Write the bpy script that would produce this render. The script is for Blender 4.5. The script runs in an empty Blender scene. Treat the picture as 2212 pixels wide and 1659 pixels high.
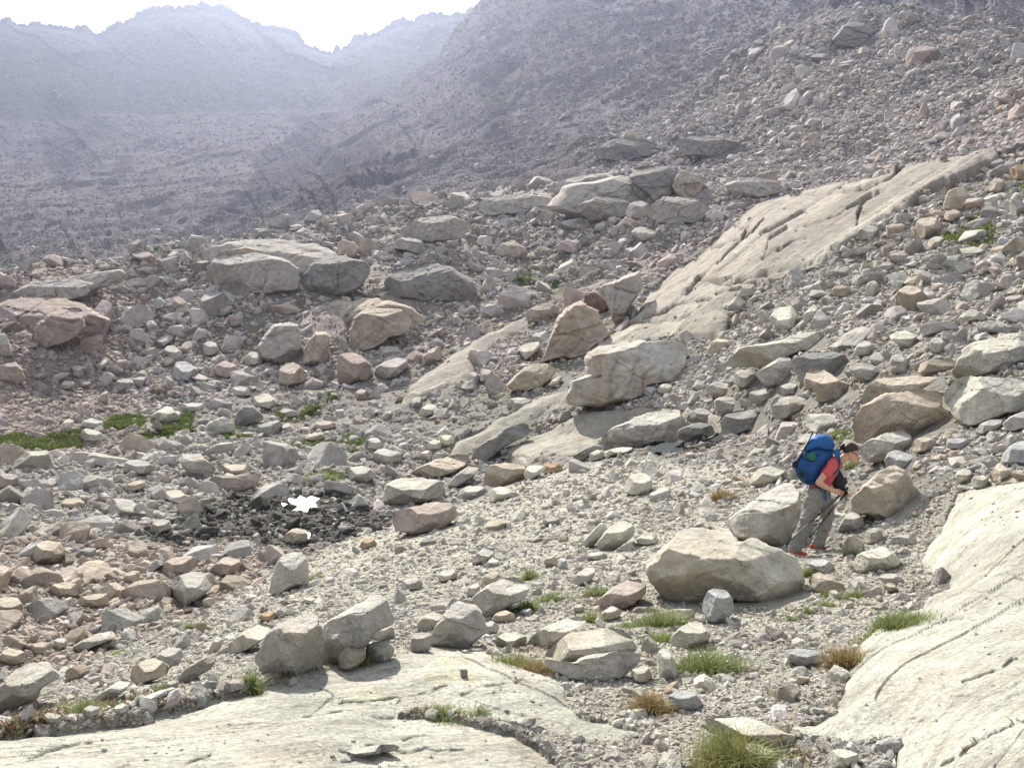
import bpy, bmesh, math, random
import numpy as np
from mathutils import Vector, Matrix

S = bpy.context.scene
COL = S.collection
RAD = math.radians

# ------------------------------------------------------------ camera, light
FOC = 1677.0                      # focal length in layout units (picture 2212 x 1659)
PITCH = RAD(6.0)
cam_d = bpy.data.cameras.new("camera")
cam_d.sensor_width = 36.0
cam_d.lens = 36.0 * FOC / 2212.0
cam_d.clip_start = 0.1
cam_d.clip_end = 8000.0
cam = bpy.data.objects.new("camera", cam_d)
COL.objects.link(cam)
cam.location = (0, 0, 0)
cam.rotation_euler = (RAD(90) - PITCH, 0, 0)
S.camera = cam

SUN_EL, SUN_AZ = RAD(39.0), RAD(-17.0)          # azimuth from +Y, negative = left
sdir = Vector((math.sin(SUN_AZ) * math.cos(SUN_EL), math.cos(SUN_AZ) * math.cos(SUN_EL), math.sin(SUN_EL)))
w = bpy.data.worlds.new("World")
S.world = w
w.use_nodes = True
nt = w.node_tree
nt.nodes.clear()
sky = nt.nodes.new("ShaderNodeTexSky")
sky.sky_type = 'NISHITA'
sky.sun_disc = False
sky.sun_elevation = SUN_EL
sky.sun_rotation = SUN_AZ
sky.altitude = 2300
sky.air_density = 1.0
sky.dust_density = 3.0
# high thin cloud veil: pale patches over the blue
tc = nt.nodes.new("ShaderNodeTexCoord")
mp = nt.nodes.new("ShaderNodeMapping"); mp.inputs['Scale'].default_value = (1.0, 1.0, 2.6)
nz = nt.nodes.new("ShaderNodeTexNoise"); nz.inputs['Scale'].default_value = 2.2; nz.inputs['Detail'].default_value = 6
cr = nt.nodes.new("ShaderNodeValToRGB")
cr.color_ramp.elements[0].position = 0.36; cr.color_ramp.elements[0].color = (0.35, 0.35, 0.35, 1)
cr.color_ramp.elements[1].position = 0.60; cr.color_ramp.elements[1].color = (0.95, 0.95, 0.95, 1)
mx = nt.nodes.new("ShaderNodeMix"); mx.data_type = 'RGBA'
mx.inputs['B'].default_value = (8.3, 8.6, 8.9, 1)
bg = nt.nodes.new("ShaderNodeBackground"); bg.inputs['Strength'].default_value = 0.07
wo = nt.nodes.new("ShaderNodeOutputWorld")
L = nt.links.new
L(tc.outputs['Generated'], mp.inputs['Vector']); L(mp.outputs[0], nz.inputs['Vector']); L(nz.outputs['Fac'], cr.inputs[0])
L(sky.outputs[0], mx.inputs['A']); L(cr.outputs[0], mx.inputs['Factor']); L(mx.outputs['Result'], bg.inputs['Color']); L(bg.outputs[0], wo.inputs[0])

sun_d = bpy.data.lights.new("sun", 'SUN')
sun_d.energy = 5.0
sun_d.angle = RAD(0.6)
sun_d.color = (1.0, 0.94, 0.82)
sun = bpy.data.objects.new("sun", sun_d)
COL.objects.link(sun)
sun.rotation_euler = sdir.to_track_quat('Z', 'Y').to_euler()
sun.location = (0, 0, 60)

vs = S.view_settings
vs.view_transform = 'Standard'; vs.look = 'None'; vs.gamma = 1.0; vs.use_curve_mapping = False
vs.exposure = 1.22
cy = S.cycles
cy.max_bounces = 5; cy.diffuse_bounces = 2; cy.glossy_bounces = 2; cy.transmission_bounces = 2
cy.volume_bounces = 1; cy.transparent_max_bounces = 4
cy.use_denoising = True
cy.caustics_reflective = False; cy.caustics_refractive = False

# ------------------------------------------------------------ pixels <-> world
R_ = np.array([1.0, 0, 0]); F_ = np.array([0, math.cos(PITCH), -math.sin(PITCH)]); U_ = np.array([0, math.sin(PITCH), math.cos(PITCH)])
CX, CY = 1106.0, 829.5
def ray(px, py):
    px = np.asarray(px, float); py = np.asarray(py, float)
    v = F_ + ((px - CX) / FOC)[..., None] * R_ + ((CY - py) / FOC)[..., None] * U_
    return v / np.linalg.norm(v, axis=-1, keepdims=True)
def project(P):
    x, y, z = P @ R_, P @ U_, P @ F_
    z = np.where(z > 0.05, z, 0.05)
    return CX + FOC * x / z, CY - FOC * y / z

# ------------------------------------------------------------ noise
def _h(ix, iy, iz, seed):
    h = (ix * 374761393 + iy * 668265263 + iz * 2147483647 + seed * 1274126177) & 0xffffffff
    h = ((h ^ (h >> 13)) * 1274126177) & 0xffffffff
    h = ((h ^ (h >> 16)) * 2246822519) & 0xffffffff
    return ((h ^ (h >> 15)) & 0xffff) / 32767.5 - 1.0
def noise3(x, y, z, seed=0):
    """smooth value noise, about -1..1"""
    x0 = np.floor(x).astype(np.int64); y0 = np.floor(y).astype(np.int64); z0 = np.floor(z).astype(np.int64)
    fx = x - x0; fy = y - y0; fz = z - z0
    fx = fx * fx * (3 - 2 * fx); fy = fy * fy * (3 - 2 * fy); fz = fz * fz * (3 - 2 * fz)
    r = 0
    for a in (0, 1):
        wa = fx if a else 1 - fx
        for b in (0, 1):
            wb = fy if b else 1 - fy
            for c in (0, 1):
                wc = fz if c else 1 - fz
                r = r + wa * wb * wc * _h(x0 + a, y0 + b, z0 + c, seed)
    return r
def noise2(x, y, seed=0):
    x0 = np.floor(x).astype(np.int64); y0 = np.floor(y).astype(np.int64)
    fx = x - x0; fy = y - y0
    fx = fx * fx * (3 - 2 * fx); fy = fy * fy * (3 - 2 * fy)
    z = np.int64(seed * 7 + 3)
    return ((1 - fx) * (1 - fy) * _h(x0, y0, z, seed) + fx * (1 - fy) * _h(x0 + 1, y0, z, seed)
            + (1 - fx) * fy * _h(x0, y0 + 1, z, seed) + fx * fy * _h(x0 + 1, y0 + 1, z, seed))
def fbm2(x, y, seed=0, n=4):
    r = 0; a = 1; t = 0
    for k in range(n):
        r = r + a * noise2(x * 2 ** k + 13.7 * k, y * 2 ** k - 7.1 * k, seed + k); t += a; a *= 0.55
    return r / t
def fbm3(p, seed=0, n=3):
    r = 0; a = 1; t = 0
    for k in range(n):
        r = r + a * noise3(p[:, 0] * 2 ** k + 5.3 * k, p[:, 1] * 2 ** k, p[:, 2] * 2 ** k - 3.1 * k, seed + k); t += a; a *= 0.5
    return r / t
def voro2(x, y, seed=0):
    """cells on a jittered grid: gap to the next cell, two random values and a random tilt per cell"""
    x0 = np.floor(x).astype(np.int64); y0 = np.floor(y).astype(np.int64)
    b1 = np.full(np.shape(x), 9.0); b2 = b1.copy(); r1 = np.zeros(np.shape(x)); tl = r1.copy()
    zz = np.int64(seed)
    for i in (-1, 0, 1):
        for j in (-1, 0, 1):
            cx, cy = x0 + i, y0 + j
            px = cx + .5 + .42 * _h(cx, cy, zz, 1); py = cy + .5 + .42 * _h(cx, cy, zz, 2)
            dx, dy = x - px, y - py; d = np.hypot(dx, dy)
            n = d < b1
            b2 = np.where(n, b1, np.minimum(b2, d)); b1 = np.where(n, d, b1)
            r1 = np.where(n, _h(cx, cy, zz, 3), r1)
            tl = np.where(n, _h(cx, cy, zz, 4) * dx + _h(cx, cy, zz, 5) * dy, tl)
    return b2 - b1, r1, tl
def blocks(x, y, lam, seed, crack=.12):
    wx = .22 * noise2(x / lam * 1.3, y / lam * 1.3, seed + 1); wy = .22 * noise2(x / lam * 1.3, y / lam * 1.3, seed + 2)
    e, r, t = voro2(x / lam + wx, y / lam + wy, seed)
    return lam * (0.22 * r + 0.45 * t - crack * np.exp(-(e / .07) ** 2)), e, r
def sstep(a, b, x):
    t = np.clip((x - a) / (b - a), 0, 1)
    return t * t * (3 - 2 * t)

# ------------------------------------------------------------ mesh helpers
def new_mesh(name, verts, faces, col=None, smooth=True, fmat=None):
    """faces: int array (n,3) or (n,4), or list of such arrays"""
    me = bpy.data.meshes.new(name)
    if not isinstance(faces, list): faces = [faces]
    faces = [np.asarray(f, np.int32) for f in faces if len(f)]
    verts = np.asarray(verts, np.float32)
    me.vertices.add(len(verts)); me.vertices.foreach_set('co', verts.ravel())
    li = np.concatenate([f.ravel() for f in faces])
    tot = np.concatenate([np.full(len(f), f.shape[1], np.int32) for f in faces])
    st = np.concatenate([[0], np.cumsum(tot)[:-1]]).astype(np.int32)
    me.loops.add(len(li)); me.loops.foreach_set('vertex_index', li)
    me.polygons.add(len(tot)); me.polygons.foreach_set('loop_start', st)
    try: me.polygons.foreach_set('loop_total', tot)
    except Exception: pass
    me.polygons.foreach_set('use_smooth', np.full(len(tot), smooth, bool))
    me.update(calc_edges=True)
    if col is not None:
        at = me.attributes.new('tint', 'FLOAT_COLOR', 'POINT')
        c = np.ones((len(verts), 4), np.float32); c[:, :col.shape[1]] = col
        at.data.foreach_set('color', c.ravel())
    me.validate(clean_customdata=False) if False else None
    return me
def link(name, me, mat=None, parent=None, **props):
    o = bpy.data.objects.new(name, me); COL.objects.link(o)
    if mat is not None and me is not None:
        if not me.materials: me.materials.append(mat)
    if parent is not None: o.parent = parent
    for k, v in props.items(): o[k] = v
    return o
def empty(name, loc=(0, 0, 0), **props):
    o = bpy.data.objects.new(name, None); COL.objects.link(o); o.location = loc
    for k, v in props.items(): o[k] = v
    return o

# ------------------------------------------------------------ materials
def mat_new(name):
    m = bpy.data.materials.new(name); m.use_nodes = True
    n = m.node_tree.nodes; b = n['Principled BSDF']
    return m, m.node_tree, b
def node(t, kind, **kw):
    n = t.nodes.new(kind)
    for k, v in kw.items():
        if k in n.inputs: n.inputs[k].default_value = v
        else: setattr(n, k, v)
    return n
def rock_material(name, scale=1.0, bump=0.5, rough=0.9, attr=True, base=(0.4, 0.39, 0.36), strata=0.0, stain=0.35, spots=0.55, spec=0.15):
    """granite: colour from the stone's own tint, mottled, speckled, lichen spots; bump at several sizes"""
    m, t, b = mat_new(name); L = t.links.new
    geo = node(t, 'ShaderNodeNewGeometry')
    mp = node(t, 'ShaderNodeMapping'); mp.inputs['Scale'].default_value = (scale,) * 3
    L(geo.outputs['Position'], mp.inputs['Vector'])
    if attr:
        at = node(t, 'ShaderNodeAttribute', attribute_name='tint'); csrc = at.outputs['Color']
    else:
        rg = node(t, 'ShaderNodeRGB'); rg.outputs[0].default_value = (*base, 1); csrc = rg.outputs[0]
    n1 = node(t, 'ShaderNodeTexNoise', Scale=0.9, Detail=9.0, Roughness=0.68)
    n2 = node(t, 'ShaderNodeTexNoise', Scale=26.0, Detail=4.0, Roughness=0.75)
    n3 = node(t, 'ShaderNodeTexNoise', Scale=5.0, Detail=7.0, Roughness=0.7)
    for n in (n1, n2, n3): L(mp.outputs[0], n.inputs['Vector'])
    r1 = node(t, 'ShaderNodeMapRange'); r1.inputs['From Min'].default_value = 0.3; r1.inputs['From Max'].default_value = 0.72
    r1.inputs['To Min'].default_value = 0.62; r1.inputs['To Max'].default_value = 1.22
    L(n1.outputs['Fac'], r1.inputs['Value'])
    r2 = node(t, 'ShaderNodeMapRange'); r2.inputs['From Min'].default_value = 0.3; r2.inputs['From Max'].default_value = 0.7
    r2.inputs['To Min'].default_value = 0.6; r2.inputs['To Max'].default_value = 1.32
    L(n2.outputs['Fac'], r2.inputs['Value'])
    mu = node(t, 'ShaderNodeMath', operation='MULTIPLY'); L(r1.outputs[0], mu.inputs[0]); L(r2.outputs[0], mu.inputs[1])
    vm = node(t, 'ShaderNodeVectorMath', operation='SCALE'); L(csrc, vm.inputs[0]); L(mu.outputs[0], vm.inputs['Scale'])
    # dark lichen and mineral spots
    n4 = node(t, 'ShaderNodeTexNoise', Scale=9.0, Detail=6.0, Roughness=0.8); L(mp.outputs[0], n4.inputs['Vector'])
    r4 = node(t, 'ShaderNodeMapRange'); r4.inputs['From Min'].default_value = 0.60; r4.inputs['From Max'].default_value = 0.68
    r4.inputs['To Min'].default_value = 0.0; r4.inputs['To Max'].default_value = spots
    L(n4.outputs['Fac'], r4.inputs['Value'])
    m1 = node(t, 'ShaderNodeMix', data_type='RGBA'); L(r4.outputs[0], m1.inputs['Factor']); L(vm.outputs[0], m1.inputs['A'])
    m1.inputs['B'].default_value = (0.13, 0.125, 0.11, 1)
    # warm staining
    n5 = node(t, 'ShaderNodeTexNoise', Scale=1.7, Detail=5.0, Roughness=0.6); L(mp.outputs[0], n5.inputs['Vector'])
    r5 = node(t, 'ShaderNodeMapRange'); r5.inputs['From Min'].default_value = 0.52; r5.inputs['From Max'].default_value = 0.72
    r5.inputs['To Max'].default_value = stain; L(n5.outputs['Fac'], r5.inputs['Value'])
    m2 = node(t, 'ShaderNodeMix', data_type='RGBA'); L(r5.outputs[0], m2.inputs['Factor']); L(m1.outputs['Result'], m2.inputs['A'])
    m2.inputs['B'].default_value = (0.40, 0.33, 0.24, 1)
    L(m2.outputs['Result'], b.inputs['Base Color'])
    b.inputs['Roughness'].default_value = rough
    b.inputs['Specular IOR Level'].default_value = spec
    sn = None
    if strata:
        mr = node(t, 'ShaderNodeMapping'); mr.inputs['Rotation'].default_value = (0, 0, -0.64); L(geo.outputs['Position'], mr.inputs['Vector'])
        ms = node(t, 'ShaderNodeMapping'); ms.inputs['Scale'].default_value = (1.1, 7.5, 7.5); L(mr.outputs[0], ms.inputs['Vector'])
        sn = node(t, 'ShaderNodeTexNoise', Scale=1.6, Detail=8.0, Roughness=0.72, Distortion=0.6); L(ms.outputs[0], sn.inputs['Vector'])
        sr = node(t, 'ShaderNodeMapRange'); sr.inputs['From Min'].default_value = 0.33; sr.inputs['From Max'].default_value = 0.50
        sr.inputs['To Min'].default_value = 1 - strata; sr.inputs['To Max'].default_value = 1.0; L(sn.outputs['Fac'], sr.inputs['Value'])
        sv_ = node(t, 'ShaderNodeVectorMath', operation='SCALE'); L(m2.outputs['Result'], sv_.inputs[0]); L(sr.outputs[0], sv_.inputs['Scale'])
        L(sv_.outputs[0], b.inputs['Base Color'])
    b1 = node(t, 'ShaderNodeBump', Strength=bump, Distance=0.35 / scale); L(n1.outputs['Fac'], b1.inputs['Height'])
    b3 = node(t, 'ShaderNodeBump', Strength=bump * 0.8, Distance=0.06 / scale); L(n3.outputs['Fac'], b3.inputs['Height']); L(b1.outputs[0], b3.inputs['Normal'])
    b2 = node(t, 'ShaderNodeBump', Strength=bump * 0.7, Distance=0.012 / scale); L(n2.outputs['Fac'], b2.inputs['Height']); L(b3.outputs[0], b2.inputs['Normal'])
    last = b2
    if strata:
        b6 = node(t, 'ShaderNodeBump', Strength=0.7, Distance=0.05); L(sn.outputs['Fac'], b6.inputs['Height']); L(b2.outputs[0], b6.inputs['Normal']); last = b6
    L(last.outputs[0], b.inputs['Normal'])
    return m
def plain_material(name, col, rough=0.8, var=0.15, scale=12.0, bump=0.2, metal=0.0, spec=0.3):
    m, t, b = mat_new(name); L = t.links.new
    tc = node(t, 'ShaderNodeTexCoord')
    n = node(t, 'ShaderNodeTexNoise', Scale=scale, Detail=5.0, Roughness=0.6); L(tc.outputs['Object'], n.inputs['Vector'])
    r = node(t, 'ShaderNodeMapRange'); r.inputs['From Min'].default_value = 0.3; r.inputs['From Max'].default_value = 0.7
    r.inputs['To Min'].default_value = 1 - var; r.inputs['To Max'].default_value = 1 + var
    L(n.outputs['Fac'], r.inputs['Value'])
    v = node(t, 'ShaderNodeVectorMath', operation='SCALE'); v.inputs[0].default_value = col; L(r.outputs[0], v.inputs['Scale'])
    L(v.outputs[0], b.inputs['Base Color'])
    bp = node(t, 'ShaderNodeBump', Strength=bump, Distance=0.01); L(n.outputs['Fac'], bp.inputs['Height']); L(bp.outputs[0], b.inputs['Normal'])
    b.inputs['Roughness'].default_value = rough; b.inputs['Metallic'].default_value = metal
    b.inputs['Specular IOR Level'].default_value = spec
    return m
# ------------------------------------------------------------ the ground, lofted from section lines (layout x, y, distance)
def C(*a): return a
XS = [-400, 0, 300, 640, 900, 1200, 1500, 1750, 2000, 2212, 2600]
LAY = [  # name, [y], [d] over XS   (or own list of (x,y,d))
 ('A', [1990]*11, [1.86]*11),
 ('B', [1650,1578,1510,1440,1405,1430,1450,1450,1420,1400,1400], [2.9,3.1,3.5,4.0,4.4,4.4,4.4,4.4,4.5,4.7,4.8]),
 ('C', [1590,1535,1480,1430,1385,1345,1325,1325,1300,1230,1200], [5,5.4,5.6,6,6.2,6.4,6.6,6.6,6.6,6.8,7]),
 ('D', [1590,1530,1440,1335,1265,1190,1160,1193,1170,1055,1020], [8.5,9,9.3,10,11.5,13,12.6,10.8,10.8,10.8,11]),
 ('E', [1600,1500,1385,1215,1095,1000,960,1010,960,940,920], [13,14.5,17,24,33,36,32,18,14.5,14,14]),
 ('F', [1200,1190,1160,1100,1040,965,945,930,880,830,800], [24,26,29,34,42,46,40,24,19,18,18]),
 ('G', [985,975,960,930,900,880,850,800,740,720,700], [48,52,54,58,58,50,42,32,27,25,25]),
 ('H', [850,830,800,780,740,700,650,650,640,600,580], [75,75,80,80,82,78,62,48,42,42,42]),
 ('I', [(-400,600,110),(0,582,110),(150,560,112),(300,545,115),(420,520,115),(560,500,115),(700,498,115),(900,515,115),(1050,560,113),(1200,600,110),(1350,590,105),(1440,560,100),(1500,525,95),(1560,480,92),(1640,440,88),(1750,420,86),(1850,380,84),(2000,350,80),(2212,322,75),(2600,280,70)], None),
 ('I2', [640,610,580,535,540,600,540,450,395,350,310], [140,140,145,130,130,125,112,100,95,90,88]),
 ('J', [(-400,640,170),(0,600,170),(300,555,175),(380,538,175),(500,520,180),(640,485,180),(760,455,180),(900,438,180),(1060,420,180),(1200,388,178),(1330,370,172),(1500,362,165),(1600,372,155),(1700,395,150),(1750,400,145),(1850,385,130),(2000,350,112),(2212,330,105),(2600,290,100)], None),
 ('J2', [660,640,600,520,480,425,385,405,370,330,290], [260,260,250,230,220,210,195,170,150,125,120]),
 ('K', [600,590,555,490,450,390,340,340,320,290,250], [400,380,360,330,300,270,240,210,180,150,140]),
 ('L', [(-400,420,750),(0,400,700),(300,390,650),(640,370,560),(900,330,480),(1200,290,420),(1400,265,370),(1500,215,350),(1600,135,340),(1700,75,330),(1850,20,320),(2000,30,310),(2070,45,305),(2212,88,300),(2600,60,290)], None),
 ('L2', [(-400,400,800),(0,380,750),(300,370,700),(640,345,610),(900,300,520),(1200,260,460),(1400,250,420),(1500,225,420),(1600,170,430),(1700,120,440),(1850,70,450),(2000,70,450),(2212,100,440),(2600,90,430)], None),
 ('M', [(-400,270,1000),(0,260,960),(300,250,930),(600,245,880),(700,245,800),(755,238,740),(785,215,720),(850,200,720),(900,150,730),(940,125,740),(985,60,750),(1035,0,760),(1200,-110,800),(1500,-140,840),(1750,-120,860),(1850,-100,860),(2212,-60,860),(2600,-60,860)], None),
 ('M2', [(-400,265,1050),(0,255,1010),(300,245,990),(600,245,960),(700,248,900),(755,250,860),(785,240,880),(850,235,890),(900,215,900),(940,205,910),(985,180,920),(1035,150,930),(1200,60,980),(1500,20,1000),(2212,20,1000),(2600,20,1000)], None),
 ('N0', [(-400,80,1120),(0,96,1110),(200,108,1100),(300,78,1100),(430,62,1095),(560,96,1090),(660,126,1080),(708,142,1080),(770,118,1080),(870,92,1080),(1040,62,1085),(1200,-15,1090),(1500,-60,1100),(2212,-90,1110),(2600,-50,1110)], None),
 ('N', [(-400,20,1280),(-100,45,1270),(0,38,1260),(22,37,1260),(40,52,1260),(85,50,1260),(130,56,1260),(175,62,1260),(190,60,1255),(205,78,1250),(222,66,1245),(250,46,1240),(300,20,1235),(330,12,1235),(375,6,1230),(425,5,1230),(480,8,1230),(500,18,1230),(530,34,1230),(560,50,1230),(570,58,1230),(600,54,1230),(625,60,1230),(642,66,1230),(664,94,1230),(680,98,1230),(708,106,1230),(735,96,1230),(752,86,1230),(765,66,1225),(785,66,1225),(800,70,1220),(845,50,1220),(870,40,1220),(880,52,1220),(905,34,1215),(930,22,1215),(960,30,1215),(1000,25,1215),(1040,10,1215),(1200,-60,1215),(1500,-120,1220),(2212,-150,1220),(2600,-100,1220)], None),
 ('O', [(-400,80,1450),(0,90,1450),(600,110,1450),(700,140,1450),(1100,60,1450),(2212,-20,1450),(2600,-20,1450)], None),
]
PXA, PXB, STEP = -170.0, 2382.0, 2.15
azA, azB = math.atan((PXA - CX) / FOC), math.atan((PXB - CX) / FOC)
front = np.arctan((np.arange(PXA, PXB, STEP) - CX) / FOC)
back = np.linspace(azB, 2 * math.pi + azA, 90)[1:-1]
AZ = np.concatenate([front, back]); NF = len(front); NA = len(AZ)
Dl, Zl = [], []
for nm, ys, ds in LAY:
    if ds is None:
        k = np.array(ys, float); xs, yy, dd = k[:, 0], k[:, 1], k[:, 2]
    else:
        xs, yy, dd = np.array(XS, float), np.array(ys, float), np.array(ds, float)
    X = np.arange(xs[0], xs[-1] + 1, 2.0)
    r = ray(X, np.interp(X, xs, yy))
    az = np.arctan2(r[:, 0], r[:, 1]); te = r[:, 2] / np.hypot(r[:, 0], r[:, 1])
    dq = np.interp(X, xs, dd)
    f = AZ[:NF]
    te_f = np.interp(f, az, te); d_f = np.interp(f, az, dq)
    s = (AZ[NF:] - azB) / (2 * math.pi + azA - azB)
    te_b = (1 - s) * te_f[-1] + s * te_f[0]; d_b = (1 - s) * d_f[-1] + s * d_f[0]
    te_b = te_b * (0.55 if te_f.mean() > 0 else 1.0) + (0.45 * te_b * np.abs(2 * s - 1) ** 3 if te_f.mean() > 0 else 0)
    d = np.concatenate([d_f, d_b]); te = np.concatenate([te_f, te_b])
    if nm not in ('N', 'M', 'L'):
        kk = np.exp(-np.linspace(-2, 2, 31) ** 2); kk /= kk.sum()
        pad = np.concatenate([d[-15:], d, d[:15]]); d = np.convolve(pad, kk, 'valid')
        pad = np.concatenate([te[-15:], te, te[:15]]); te = np.convolve(pad, kk, 'valid')
    Dl.append(d); Zl.append(d * te)
Dl = np.array(Dl); Zl = np.array(Zl)
# rows between the lines, as many as the strip is tall in the picture
rows_t = [0.0]; names = [l[0] for l in LAY]
Ys = Zl / Dl * FOC
for k in range(len(LAY) - 1):
    span = np.percentile(np.abs(Ys[k + 1, :NF] - Ys[k, :NF]), 85)
    if names[k] in ('L', 'M'): n = 8
    elif names[k] == 'N': n = 6
    elif names[k] in ('I', 'J'): n = 18
    else: n = int(max(14, span / (1.9 if k < 10 else 2.0)))
    rows_t += list(k + (np.arange(n) + 1) / n)
T = np.array(rows_t)
k0 = np.minimum(T.astype(int), len(LAY) - 2); ft = (T - k0)[:, None]
D = (1 - ft) * Dl[k0] + ft * Dl[k0 + 1]
Z = (1 - ft) * Zl[k0] + ft * Zl[k0 + 1]
def smooth_rows(A, nrow):
    B = A.copy()
    for _ in range(nrow):
        B[1:-1] = 0.25 * B[:-2] + 0.5 * B[1:-1] + 0.25 * B[2:]
    return B
Zs = smooth_rows(Z, 60); Ds = smooth_rows(D, 60)
keep = np.ones(len(T))[:, None] * 0.0            # crests keep their line
for nm in ('I', 'J', 'L', 'M', 'N'):
    keep[:, 0] = np.maximum(keep[:, 0], np.exp(-((T - names.index(nm)) / 0.10) ** 2))
Z = Z * keep + Zs * (1 - keep); D = D * keep + Ds * (1 - keep)
# one ring under the camera
D = np.vstack([np.full((1, NA), 0.02), np.linspace(0.3, 1, 6)[:, None] * D[0], D[1:]])
Z = np.vstack([np.full((1, NA), -1.62), np.linspace(1, 0, 6)[:, None] * -1.62 + np.linspace(0, 1, 6)[:, None] * Z[0], Z[1:]])
NR = D.shape[0]
T = np.concatenate([[0] * 7, T[1:]])
X = D * np.sin(AZ); Y = D * np.cos(AZ)
PX, PY = project(np.stack([X, Y, Z], -1))
front_m = np.zeros((NR, NA), bool); front_m[:, :NF] = True

# ------------------------------------------------------------ zones, traced outlines (layout units; crops of the photograph as k)
CR = {0: (1, 0, 0)}
for k, (ox, oy) in {1: (0, 0), 2: (950, 0), 3: (1907, 0), 4: (0, 700), 5: (950, 700), 6: (1907, 700), 7: (0, 1430), 8: (950, 1430), 9: (1907, 1430)}.items():
    CR[k] = (0.7716 / 2.304, ox * 0.7716, oy * 0.7716)
def pts(k, s):
    f, ox, oy = CR[k]
    a = np.array([[float(v) for v in q.split(',')] for q in s.split()])
    return a * f + [ox, oy]
def inside(poly, x, y):
    r = np.zeros(np.shape(x), bool); n = len(poly)
    j = n - 1
    for i in range(n):
        xi, yi = poly[i]; xj, yj = poly[j]
        if yi != yj:
            c = ((yi > y) != (yj > y)) & (x < (xj - xi) * (y - yi) / (yj - yi) + xi)
            r ^= c
        j = i
    return r
def seg_dist(poly, x, y, closed=True):
    d = np.full(np.shape(x), 1e9); n = len(poly)
    for i in range(n if closed else n - 1):
        a = poly[i]; b = poly[(i + 1) % n]; ab = b - a; L2 = (ab ** 2).sum() + 1e-9
        t = np.clip(((x - a[0]) * ab[0] + (y - a[1]) * ab[1]) / L2, 0, 1)
        d = np.minimum(d, np.hypot(x - a[0] - t * ab[0], y - a[1] - t * ab[1]))
    return d
def sdist(poly, pad=80, jit=0.0, dmin=0, dmax=1e9, seed=5):
    """signed distance (positive inside) to an outline, in layout units, far away = -pad"""
    out = np.full((NR, NA), -float(pad))
    x0, y0 = poly.min(0) - pad; x1, y1 = poly.max(0) + pad
    m = front_m & (PX > x0) & (PX < x1) & (PY > y0) & (PY < y1) & (D > dmin) & (D < dmax)
    x, y = PX[m], PY[m]
    if jit:
        x = x + jit * (noise2(x / (jit * 6), y / (jit * 6), seed) + 0.1 * noise2(x / jit, y / jit, seed + 1))
        y = y + jit * (noise2(x / (jit * 6), y / (jit * 6), seed + 2) + 0.1 * noise2(x / jit, y / jit, seed + 3))
    d = seg_dist(poly, x, y); out[m] = np.where(inside(poly, x, y), d, -np.minimum(d, pad))
    return out

slabL = pts(0, "-300,1640 0,1576 130,1556 300,1532 420,1505 560,1474 700,1444 780,1428 860,1410 950,1402 1040,1408 1100,1432 1150,1450 1215,1478 1222,1512 1250,1545 1330,1560 1400,1582 1330,1598 1230,1592 1180,1580 1090,1558 1000,1540 940,1528 880,1528 860,1540 960,1546 1040,1562 1110,1580 1165,1610 1200,1636 1225,1670 1230,2300 1230,30000 -30000,30000 -30000,1700")
slabR = pts(0, "2500,1040 2212,1050 2110,1052 2065,1068 2055,1100 2030,1150 2000,1185 1985,1215 2020,1240 2052,1264 2045,1275 2005,1292 1992,1325 1940,1350 1885,1370 1850,1410 1825,1470 1808,1520 1795,1535 1760,1555 1695,1568 1740,1585 1850,1600 1905,1590 1930,1600 1925,1640 1930,1680 1930,2300 1930,30000 60000,30000 60000,1040")
slabM = [pts(0, "1345,700 1375,665 1400,635 1450,590 1500,555 1550,510 1600,460 1650,432 1690,418 1760,405 1850,390 1950,358 2040,345 2100,335 2150,325 2160,345 2100,370 2040,395 1985,420 1960,450 1900,480 1850,520 1800,552 1740,585 1640,618 1600,650 1560,680 1500,700 1440,690"),
         pts(0, "1262,768 1300,735 1370,700 1450,690 1540,676 1575,690 1560,725 1440,735 1370,748 1300,775"),
         pts(0, "1180,945 1260,900 1390,885 1500,878 1560,900 1560,935 1450,958 1330,975 1230,985 1130,1000 1080,985")]
slabS = [pts(5, "380,1030 450,890 560,790 700,690 860,600 1000,520 1150,450 1300,400 1250,480 1150,520 1000,600 900,700 850,800 700,880 560,960 460,1030"),
         pts(5, "690,1320 760,1230 900,1160 1100,1050 1250,960 1490,890 1400,1020 1230,1110 1050,1180 900,1260 760,1330")]
Dpx = D / FOC                                    # metres per layout unit
sl_w = np.zeros((NR, NA))
def raise_slab(poly, H, wd, jit, dmin=0, dmax=1e9):
    global Z, sl_w
    sd = sdist(poly, 60, jit, dmin, dmax)
    m = sd * Dpx
    prof = np.where(sd > 0, 1 - np.exp(-np.maximum(m, 0) / wd), 0)
    Z = Z + H * prof
    sl_w = np.maximum(sl_w, sstep(-1.0, 2.0, sd))
raise_slab(slabL, 0.08, 0.16, 4)
raise_slab(slabR, 0.17, 0.2, 4)
for p in slabM: raise_slab(p, 0.55, 0.5, 3, 25, 140)
for p in slabS: raise_slab(p, 0.7, 0.6, 4, 30, 120)

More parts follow.
